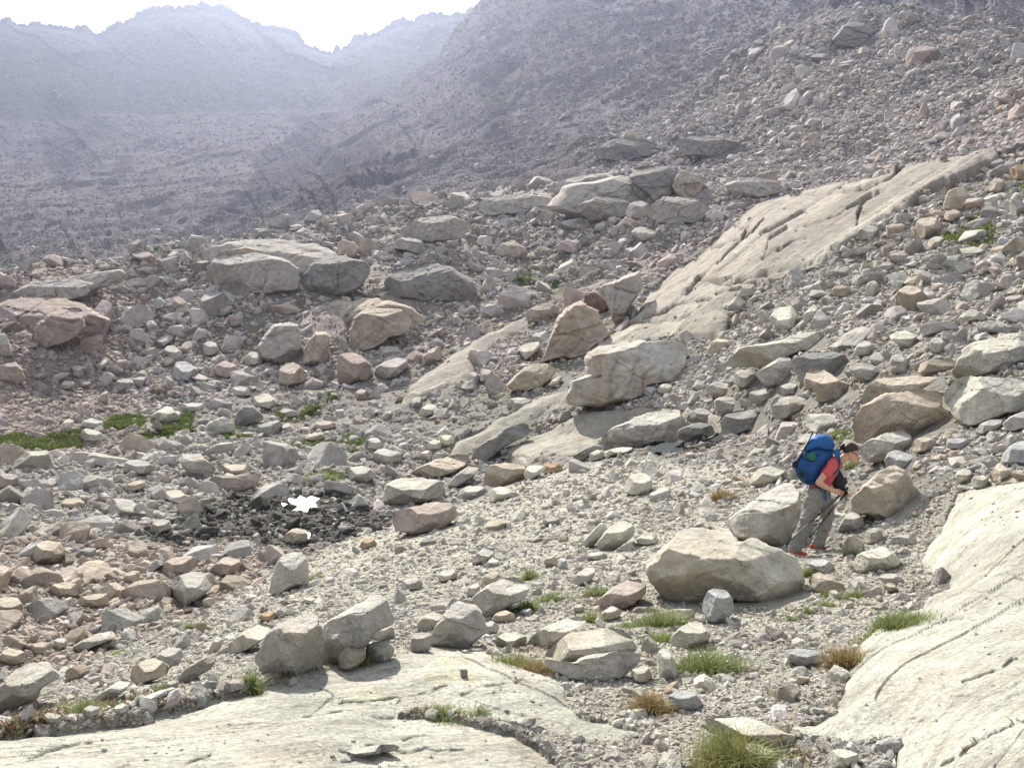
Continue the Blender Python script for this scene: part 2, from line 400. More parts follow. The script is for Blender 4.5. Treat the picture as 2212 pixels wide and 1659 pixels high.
OUTC = ["425,560 440,535 520,520 640,525 720,545 700,600 640,640 560,650 480,640 430,600", "770,565 830,535 900,540 950,560 1000,585 1045,625 1000,655 920,660 830,655 780,625",
        "600,760 620,710 640,680 700,655 760,660 840,655 895,680 885,730 800,765 720,745 650,795", "-100,610 0,592 120,570 230,562 285,580 210,625 100,655 -100,660", "-100,670 0,672 80,665 180,675 200,720 150,790 60,810 -100,800",
        "1170,405 1240,380 1330,368 1450,362 1545,380 1570,420 1500,445 1440,450 1380,430 1260,440", "990,432 1080,412 1160,405 1210,440 1120,465 1010,460", "700,480 780,455 860,450 900,475 830,500 740,505", "1240,440 1320,440 1330,475 1260,480",
        "1180,430 1230,470 1200,500 1130,480", "880,560 930,500 1000,500 1040,540 990,575 920,580", "300,560 380,550 420,580 380,610 310,600", "1560,380 1640,385 1690,400 1650,425 1580,410"]
OUTC = [pts(0, s) for s in OUTC]
gravel = pts(0, "0,1600 0,1500 420,1330 580,1240 700,1180 850,1120 1000,1080 1150,1040 1250,1000 1500,1000 1560,985 1700,1040 1700,1200 1860,1180 1950,1100 2050,1060 2212,1010 2400,1000 2400,1060 2000,1250 1850,1450 1700,1600 1800,1700 1200,1700 1100,1430 950,1410 500,1480")
pinkf = pts(0, "-200,1560 -200,1150 150,1160 300,1180 480,1170 620,1190 840,1130 700,1170 600,1230 420,1330 0,1510")
wetz = pts(0, "280,1170 340,1120 450,1085 560,1060 620,1055 700,1060 780,1085 850,1110 840,1140 760,1165 700,1180 600,1180 500,1180 380,1185")
wet2 = pts(0, "1385,975 1430,955 1530,950 1560,930 1570,950 1540,968 1450,980")
grassZ = [(4, "-100,1225 100,1190 220,1200 380,1195 520,1165 520,1250 380,1280 220,1300 100,1300 -100,1290"), (4, "655,1130 760,1070 900,1070 940,1120 900,1180 700,1180"),
          (4, "1000,1130 1160,1080 1310,1030 1320,1110 1260,1190 1100,1205 1000,1190"), (4, "900,1235 1100,1205 1130,1225 1050,1245 930,1255"),
          (4, "1400,1140 1500,1120 1520,1180 1620,1180 1620,1220 1450,1240"), (4, "1850,1230 2000,1245 2150,1200 2300,1210 2330,1260 2200,1280 2000,1290 1870,1290"),
          (4, "1900,980 2100,900 2190,890 2150,930 2000,1000 1900,1050 1700,1080"), (3, "1640,1500 1760,1440 1900,1400 2010,1430 2060,1540 1920,1610 1700,1590"),
          (4, "2030,1440 2150,1430 2230,1420 2260,1480 2100,1500"), (5, "0,1200 150,1220 180,1290 0,1290"), (5, "830,1110 940,1060 930,1120 850,1160"),
          (6, "980,1180 1090,1150 1100,1210 1010,1240"), (3, "690,1460 830,1430 840,1490 760,1520 640,1500"), (3, "2130,1220 2230,1180 2260,1280 2150,1300"),
          (6, "2090,200 2230,180 2260,240 2120,235"), (5, "420,500 540,455 540,490 440,530"), (5, "370,900 440,880 420,960 360,960"), (5, "1310,1150 1420,1110 1440,1140 1340,1175"), (0, "1085,585 1240,570 1290,590 1200,625 1100,615")]
g_w = np.zeros((NR, NA))
for k, s in grassZ: g_w = np.maximum(g_w, sstep(-4, 3, sdist(pts(k, s), 30, 7, 12, 200)))
gr_w = sstep(-8, 8, sdist(gravel, 30, 10, 0, 60))
pk_w = sstep(-10, 10, sdist(pinkf, 30, 12, 8, 60))
wt_w = np.maximum(sstep(-6, 8, sdist(wetz, 30, 12, 8, 60)), sstep(-4, 4, sdist(wet2, 20, 6, 15, 60)))
g_w *= (1 - sl_w) * np.where(D > 45, 1, 1); g_w *= np.where((PY > 880) & (PX < 420), 1.0, 0.75 * sstep(-.25, .3, fbm2(X / 1.6, Y / 1.6, 66)))

oc_w = np.zeros((NR, NA))
for qi, p_ in enumerate(OUTC):
    sd = sdist(p_, 40, 9, 45, 230, seed=30 + qi); m_ = np.maximum(sd, 0) * Dpx
    Hh = np.clip(np.ptp(p_[:, 1]) * 0.09, 3, 10) * np.median(Dpx[sd > 0]) if (sd > 0).any() else 0
    Z = Z + Hh * (1 - np.exp(-(m_ / (1.3 * Hh + .01)) ** 1.3)) * (sd > 0)
    oc_w = np.maximum(oc_w, sstep(-2, 4, sd))
oc_w = oc_w * (1 - sl_w)
# roughness of the ground at every size the mesh can hold
rockiness = np.interp(T, [0, 3, 5, 6, 8, 9, 11, 13, 14, 20], [0.02, 0.035, 0.05, 0.06, 0.13, 0.14, 0.15, 0.2, 0.22, 0.24])[:, None] * np.ones((1, NA))
rockiness = rockiness * (1 - np.where(D > 25, .95, .75) * sl_w) * (1 - 0.6 * g_w)
dz = np.zeros((NR, NA)); lam = 0.25; k = 0
while lam < 300:
    fq = 1 - 0.72 * sstep(300, 600, D); wgt = sstep(0.008, 0.014, lam / np.maximum(D, 1)) * (1 - sstep(0.10 * fq, 0.22 * fq, lam / np.maximum(D, 1)))
    m = wgt > 0.01
    n = noise2(X[m] / lam + 11 * k, Y[m] / lam - 5 * k, 40 + k)
    rg = 1 - 2 * np.abs(noise2(X[m] / lam - 3 * k, Y[m] / lam + 9 * k, 70 + k))
    far = sstep(60, 300, D[m])
    dz[m] += lam * rockiness[m] * wgt[m] * (1 - .75 * sstep(300, 600, D[m]) * (lam > 7)) * ((1 - 0.6 * far) * n + 0.6 * far * rg)
    lam *= 1.9; k += 1
Z = Z + dz
# crags on the mountain walls: buttresses pushed in and out along the slope's bearing
ma = oc_w > 0.02
if ma.any():
    xr = X[ma] * .8 + Y[ma] * .6; yr = -X[ma] * .6 + Y[ma] * .8; sc_ = np.clip(D[ma] / 95, .6, 1.8); acc = 0
    for lam, k_ in ((6.5, .16), (2.8, .28), (1.2, .30)):
        acc = acc + k_ * blocks(xr / sc_ / 1.7, yr / sc_, lam, int(lam * 10), .10)[0] * sc_
    Z[ma] += oc_w[ma] * acc
mb = (D > 150) & (D < 900) & front_m; acc = 0
patch = sstep(-.15, .2, fbm2(X[mb] / 60, Y[mb] / 60, 303)); xr = X[mb] * .85 + Y[mb] * .5; yr = -X[mb] * .5 + Y[mb] * .85
for lam in (40, 17, 7.5, 3.4):
    wq = sstep(.012, .022, lam / D[mb]) * (1 - sstep(.10, .2, lam / D[mb])); acc = acc + wq * .17 * blocks(xr / 1.9, yr, lam, int(lam), .08)[0]
Z[mb] += acc * (0.2 + .8 * patch) * sstep(150, 200, D[mb]) * (1 - .6 * sstep(600, 900, D[mb]))
# bedrock terraces on the mid slopes: benches and short faces
tm = (D > 55) & (D < 420)
for lam, am in ((26, 1.5), (12, .8), (5, .34)):
    wq = (1 - 0.8 * sstep(250, 400, D[tm])) * sstep(55, 75, D[tm]) * (1 - 0.9 * sl_w[tm]) * (0.35 + 0.65 * sstep(-.1, .3, noise2(X[tm] / 40, Y[tm] / 40, 17)))
    q = 2.0 * noise2((X[tm] * .9 + Y[tm] * .4) / (lam * 1.8), (-X[tm] * .4 + Y[tm] * .9) / lam, 200 + lam) + 0.3 * noise2(X[tm] / lam * 2.5, Y[tm] / lam * 2.5, 5)
    Z[tm] += wq * am * np.minimum(D[tm] / 100, 2.2) * (np.floor(q) + sstep(0.6, 1.0, q - np.floor(q)) - q * 0.8)
far = sstep(230, 420, D)
mt = far > 0.01
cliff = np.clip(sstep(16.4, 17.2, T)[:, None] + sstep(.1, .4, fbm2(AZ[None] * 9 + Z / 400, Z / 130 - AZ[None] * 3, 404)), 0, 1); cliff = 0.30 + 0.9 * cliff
AZg = np.broadcast_to(AZ, D.shape)
dd = np.zeros_like(D); s_arc = (AZg * 1000.0)
for lam, am in ((150, 14), (62, 7), (30, 4), (15, 2.4), (8, 1.5), (4, .8)):
    a = s_arc[mt] / lam + 0.4 * noise2(s_arc[mt] / 90, Z[mt] / 90, 3); b = Z[mt] / (lam * 1.7)
    a2 = a + 0.35 * b
    dd[mt] += 1.25 * am * (1 - 2 * np.abs(noise2(a2, b, int(lam)))) * far[mt] * (0.6 + 0.5 * noise2(s_arc[mt] / 200, Z[mt] / 120, 9))
for lam, am in ((70, .16), (32, .20), (15, .22), (7.5, .2), (4, .2)):
    aa = s_arc[mt] + 0.55 * Z[mt]; bb_ = Z[mt] / 2.2
    dd[mt] += far[mt] * am * 0.9 * blocks(aa, bb_, lam, 500 + int(lam), .10)[0] / .45
edge = 1 - np.exp(-((T[:, None] - names.index('N')) / 0.25) ** 2) * 0.6
cr_ = np.exp(-((T[:, None] - names.index('N')) / 0.12) ** 2) * front_m
for lam, am in ((26, 3), (11, 2.2), (5, 1.2)):
    e_, r_c, t_c = voro2(s_arc / lam, Z * 0 + .3, 900 + int(lam)); Z = Z + cr_ * am * (r_c * .8 - .8 * (e_ < .12))
D = D + dd * edge * cliff
X = D * np.sin(AZ); Y = D * np.cos(AZ)
# talus benches: short cliffs across the mid slopes
# joints and cracks carved in the slabs (traced)
CRK = [(3, "720,1250 980,1240 1120,1215 1290,1150 1400,1080 1600,1010", 7, 1.6), (3, "800,1430 900,1400 1080,1330 1170,1280 1250,1230 1300,1210", 6, 1.4), (3, "1140,1420 1150,1370 1180,1300", 5, .8),
       (3, "520,1650 620,1580 700,1550 800,1520", 7, 1.2), (3, "270,1400 420,1450 380,1550 200,1590", 5, 1.0), (3, "100,1659 200,1560 330,1400 450,1300", 6, 1.2), (3, "540,1640 560,1520 680,1440", 5, .9),
       (6, "0,280 140,150 330,190 520,140 700,100 900,70", 7, 1.3), (6, "300,240 480,200 600,170", 5, 1.0), (6, "140,160 320,150 330,190 220,260", 4, .9), (6, "0,440 130,350", 5, .9), (0, "1350,690 1400,660 1440,620 1480,600", 6, 1.3),
       (0, "1390,690 1470,650 1540,640 1600,625", 5, 1.0), (0, "1640,500 1700,470 1740,450", 5, .9), (0, "1500,600 1560,560 1600,520 1650,470", 3, .6),
       (9, "1830,1075 1960,1010 2100,960 2212,910 2300,880", 9, .05), (9, "1080,980 1150,930 1260,880", 6, .03), (9, "1320,1365 1400,1330 1520,1320", 4, .02), (9, "1680,1659 1800,1590 1900,1500 2100,1420 2300,1380", 12, .05), (9, "1380,1659 1400,1500 1460,1400 1560,1330", 8, .04),
       (9, "1700,710 1780,670 1830,650", 5, .025), (9, "880,1440 1100,1440", 4, .015), (9, "1750,1175 1870,1172", 4, .02), (9, "2000,440 2090,415 2212,440", 5, .03), (9, "1600,530 1700,540 2000,520 2212,560", 4, .015),
       (7, "1400,1340 1600,1310 1800,1300 2212,1250", 6, .03), (7, "0,1600 300,1500 600,1430", 7, .035), (7, "1180,1590 1350,1530", 8, .04), (7, "1990,1280 2060,1220 2150,1160", 5, .02), (8, "0,1205 300,1190 500,1150 700,1100", 6, .03),
       (8, "370,1210 500,1150 660,1130", 4, .02), (8, "0,1510 200,1490 400,1500 800,1490", 6, .03), (8, "780,1150 960,1120 1180,1080 1230,1110", 8, .03), (8, "400,1440 500,1410 600,1410", 4, .02), (8, "1180,1659 1250,1610 1340,1580", 4, .02), (8, "150,1280 300,1300 520,1290", 8, .03)]
carve = np.zeros_like(D); crk_w = np.zeros_like(D)
PX, PY = project(np.stack([X, Y, Z], -1))
for k, s, wpx, dep in CRK:
    P = pts(k, s); x0, y0 = P.min(0) - 30; x1, y1 = P.max(0) + 30
    m = front_m & (PX > x0) & (PX < x1) & (PY > y0) & (PY < y1) & (D < 150) & (D > (20 if k in (3, 6, 0) else 0))
    x = PX[m] + 6 * noise2(PX[m] / 40, PY[m] / 40, 8) + 1.5 * noise2(PX[m] / 9, PY[m] / 9, 18); y = PY[m] + 6 * noise2(PX[m] / 40, PY[m] / 40, 9) + 1.5 * noise2(PX[m] / 9, PY[m] / 9, 19)
    d = seg_dist(P, x, y, False); q = np.exp(-(d / (wpx * (0.50 if k in (0, 3, 6) else 0.30))) ** 2) * (0.25 + 0.75 * sstep(-.45, .25, noise2(x / 22, y / 22, 55)))
    carve[m] = np.maximum(carve[m], (0.55 if k not in (0, 3, 6) else .8) * dep * q); crk_w[m] = np.maximum(crk_w[m], q)
# fine parting planes on every slab: low steps running with the grain
def grain(x, y, lam, seed):
    u = (x * 0.80 + y * 0.60) / (lam * 3.2); v = (-x * 0.60 + y * 0.80) / lam
    return noise2(u, v + 0.6 * noise2(u, v * 0.4, seed + 1), seed)
for lam, am in ((1.4, .022), (0.5, .010), (0.2, .005)):
    wgt = sl_w * (1 - sstep(0.6, 1.2, 3.5 * D / FOC / lam * 2.15))
    m = wgt > 0.02
    g = grain(X[m], Y[m], lam, 60); Z[m] += wgt[m] * am * (g + 1.0 * np.floor(2.2 * g) * 0.5)
mf = (D > 25) & (sl_w > 0.02)
us, vs_2 = X[mf] * .8 + Y[mf] * .6, -X[mf] * .6 + Y[mf] * .8
zz0 = np.int64(7); acc = 0
for lam, L_, am in ((6.0, 30, .34), (2.4, 14, .09)):
    q = vs_2 / lam + .3 * noise2(us / 30, vs_2 / 30, 71); k_ = np.floor(q).astype(np.int64)
    h1_ = _h(k_, k_ * 0, zz0, int(lam * 10)); q2 = us / L_ + h1_ * 3 + .1 * noise2(us / 5, vs_2 / 5, 73); m_ = np.floor(q2).astype(np.int64)
    fr_ = q - k_; edge_d = np.minimum(np.minimum(fr_, 1 - fr_) * lam, np.minimum(q2 - m_, 1 - q2 + m_) * L_)
    acc = acc + am * (_h(k_, m_, zz0, int(lam * 10) + 1) + (fr_ - .5) * .8) - am * .5 * np.exp(-(edge_d / (.06 * lam)) ** 2)
Z[mf] += sl_w[mf] * acc
Z = Z - carve
P3 = np.stack([X, Y, Z], -1)
PX, PY = project(P3)
EL = Z / np.hypot(X, Y)
cm = np.maximum.accumulate(EL, axis=0)
VIS = (EL >= cm - 1e-6); VIS[:8] = False

# ground colour: bare stone, gravel and soil, warm beds, grass, wet stones
def lerp(a, b, w): return a * (1 - w[..., None]) + np.array(b) * w[..., None]
colr = np.zeros((NR, NA, 3)) + np.array([0.20, 0.19, 0.17])
v1 = fbm2(X / 9, Y / 9, 21); v2 = fbm2(X / 2.2, Y / 2.2, 22)
mid = sstep(45, 60, D) * (1 - sstep(170, 230, D))
soil = mid * sstep(-0.05, 0.35, v1 + 0.4 * v2)
colr = lerp(colr, [0.15, 0.13, 0.09], soil * 0.75)
colr = lerp(colr, [0.12, 0.13, 0.055], mid * sstep(0.15, 0.5, fbm2(X / 5, Y / 5, 31)) * 0.6)
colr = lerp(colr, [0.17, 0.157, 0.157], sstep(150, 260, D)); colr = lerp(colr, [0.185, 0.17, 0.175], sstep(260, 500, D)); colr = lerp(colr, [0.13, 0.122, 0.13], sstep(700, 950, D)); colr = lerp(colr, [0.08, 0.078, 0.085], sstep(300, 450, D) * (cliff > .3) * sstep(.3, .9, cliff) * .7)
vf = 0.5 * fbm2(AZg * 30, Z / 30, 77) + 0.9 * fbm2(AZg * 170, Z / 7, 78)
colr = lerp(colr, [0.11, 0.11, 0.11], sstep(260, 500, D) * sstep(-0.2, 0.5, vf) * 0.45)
colr = lerp(colr, [0.13, 0.15, 0.09], sstep(180, 260, D) * sstep(0.25, 0.5, fbm2(X / 28, Y / 28, 78)) * 0.5)
ocn = 0.5 + 0.5 * fbm2(X / 3, Y / 3, 88)
colr = colr * (1 - oc_w[..., None]) + oc_w[..., None] * np.stack([.22 + .12 * ocn, .21 + .095 * ocn, .19 + .07 * ocn], -1)
colr = lerp(colr, [0.41, 0.395, 0.34], gr_w)
colr = lerp(colr, [0.20, 0.165, 0.14], pk_w * 0.8)
leftp = (1 - sstep(150, 420, PX)) * sstep(45, 55, D) * (1 - sstep(100, 120, D))
colr = lerp(colr, [0.24, 0.19, 0.16], leftp * 0.6)
sv = 0.5 + 0.5 * fbm2(X / 1.1, Y / 3.0, 51)
slc = np.stack([0.55 + 0.12 * (sv - .5), 0.54 + 0.12 * (sv - .5), 0.47 + 0.09 * (sv - .5)], -1)
lic = sstep(0.28, 0.5, fbm2(X / 0.35, Y / 0.35, 61) * (0.6 + fbm2(X / 2, Y / 2, 62)))
slc = lerp(slc, [0.50, 0.48, 0.27], lic * 0.35); slc = lerp(slc, [0.52, 0.40, 0.28], 0.28 * sstep(0.2, 0.55, fbm2(X / 0.9, Y / 1.8, 63)))
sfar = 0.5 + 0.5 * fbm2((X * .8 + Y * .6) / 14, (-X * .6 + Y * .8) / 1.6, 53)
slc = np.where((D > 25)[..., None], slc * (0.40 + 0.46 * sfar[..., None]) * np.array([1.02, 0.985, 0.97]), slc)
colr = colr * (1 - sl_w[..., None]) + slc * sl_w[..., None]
colr = lerp(colr, [0.13, 0.115, 0.085], crk_w * np.where(D > 25, .95, .6))
colr = lerp(colr, [0.045, 0.044, 0.04], wt_w * 0.9)
gn = 0.5 + 0.5 * fbm2(X / 1.5, Y / 1.5, 33)
gcol = np.stack([0.095 + 0.06 * gn, 0.115 + 0.05 * gn, 0.05 + 0.02 * gn], -1)
colr = colr * (1 - g_w[..., None]) + gcol * g_w[..., None]

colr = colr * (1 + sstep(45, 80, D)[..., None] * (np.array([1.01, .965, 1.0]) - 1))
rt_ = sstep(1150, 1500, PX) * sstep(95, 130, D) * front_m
colr = lerp(colr, [0.235, 0.215, 0.22], rt_ * .7 * (1 - sl_w))  # upper right ground paled to mauve, haze put into its colour
M_ground = rock_material('ground_stone', scale=1.6, bump=0.9, strata=0.42)
# near/far: coarser grain with distance is built into the colour noise (fractal), add rubble bump for far slopes
t = M_ground.node_tree
gi = np.arange(NR - 1)[:, None] * NA + np.arange(NA)[None, :]
gj = np.arange(NR - 1)[:, None] * NA + (np.arange(NA)[None, :] + 1) % NA
quads = np.stack([gi, gj, gj + NA, gi + NA], -1).reshape(-1, 4)
far_row = int(np.searchsorted(T, names.index('J2')))
fr = int(np.searchsorted(T, names.index('J2')))
def strip_mesh(r0, r1):
    q = quads[(r0 * NA):(r1 * NA)] - r0 * NA
    v = P3[r0:r1 + 1].reshape(-1, 3); c = colr[r0:r1 + 1].reshape(-1, 3)
    return v, q, c
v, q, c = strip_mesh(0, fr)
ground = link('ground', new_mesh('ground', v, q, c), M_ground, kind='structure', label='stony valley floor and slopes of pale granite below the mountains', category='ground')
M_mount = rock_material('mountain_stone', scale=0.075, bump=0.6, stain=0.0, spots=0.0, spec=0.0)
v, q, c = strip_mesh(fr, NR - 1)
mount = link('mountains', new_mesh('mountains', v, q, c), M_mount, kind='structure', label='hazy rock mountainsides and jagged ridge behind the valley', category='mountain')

def ij(px, py):
    """column position of a pixel"""
    r = ray(px, py); az = np.arctan2(r[..., 0], r[..., 1]); te = r[..., 2] / np.hypot(r[..., 0], r[..., 1])
    return np.interp(az, AZ[:NF], np.arange(NF)), te
def hit(px, py):
    """first ground point a pixel's ray meets"""
    i, te = ij(np.array(px, float), np.array(py, float))
    a = int(np.clip(i, 0, NF - 2)); f = float(i - a)
    d = (1 - f) * np.hypot(X[:, a], Y[:, a]) + f * np.hypot(X[:, a + 1], Y[:, a + 1]); z = (1 - f) * Z[:, a] + f * Z[:, a + 1]
    e = z / d; k = np.argmax((e >= te) & (np.arange(NR) > 6))
    if k == 0: k = NR - 1
    e0, e1 = e[k - 1], e[k]; s = 0 if e1 == e0 else np.clip((te - e0) / (e1 - e0), 0, 1)
    dq = d[k - 1] + s * (d[k] - d[k - 1]); zz = z[k - 1] + s * (z[k] - z[k - 1])
    az = AZ[a] * (1 - f) + AZ[a + 1] * f
    return np.array([dq * math.sin(az), dq * math.cos(az), zz])
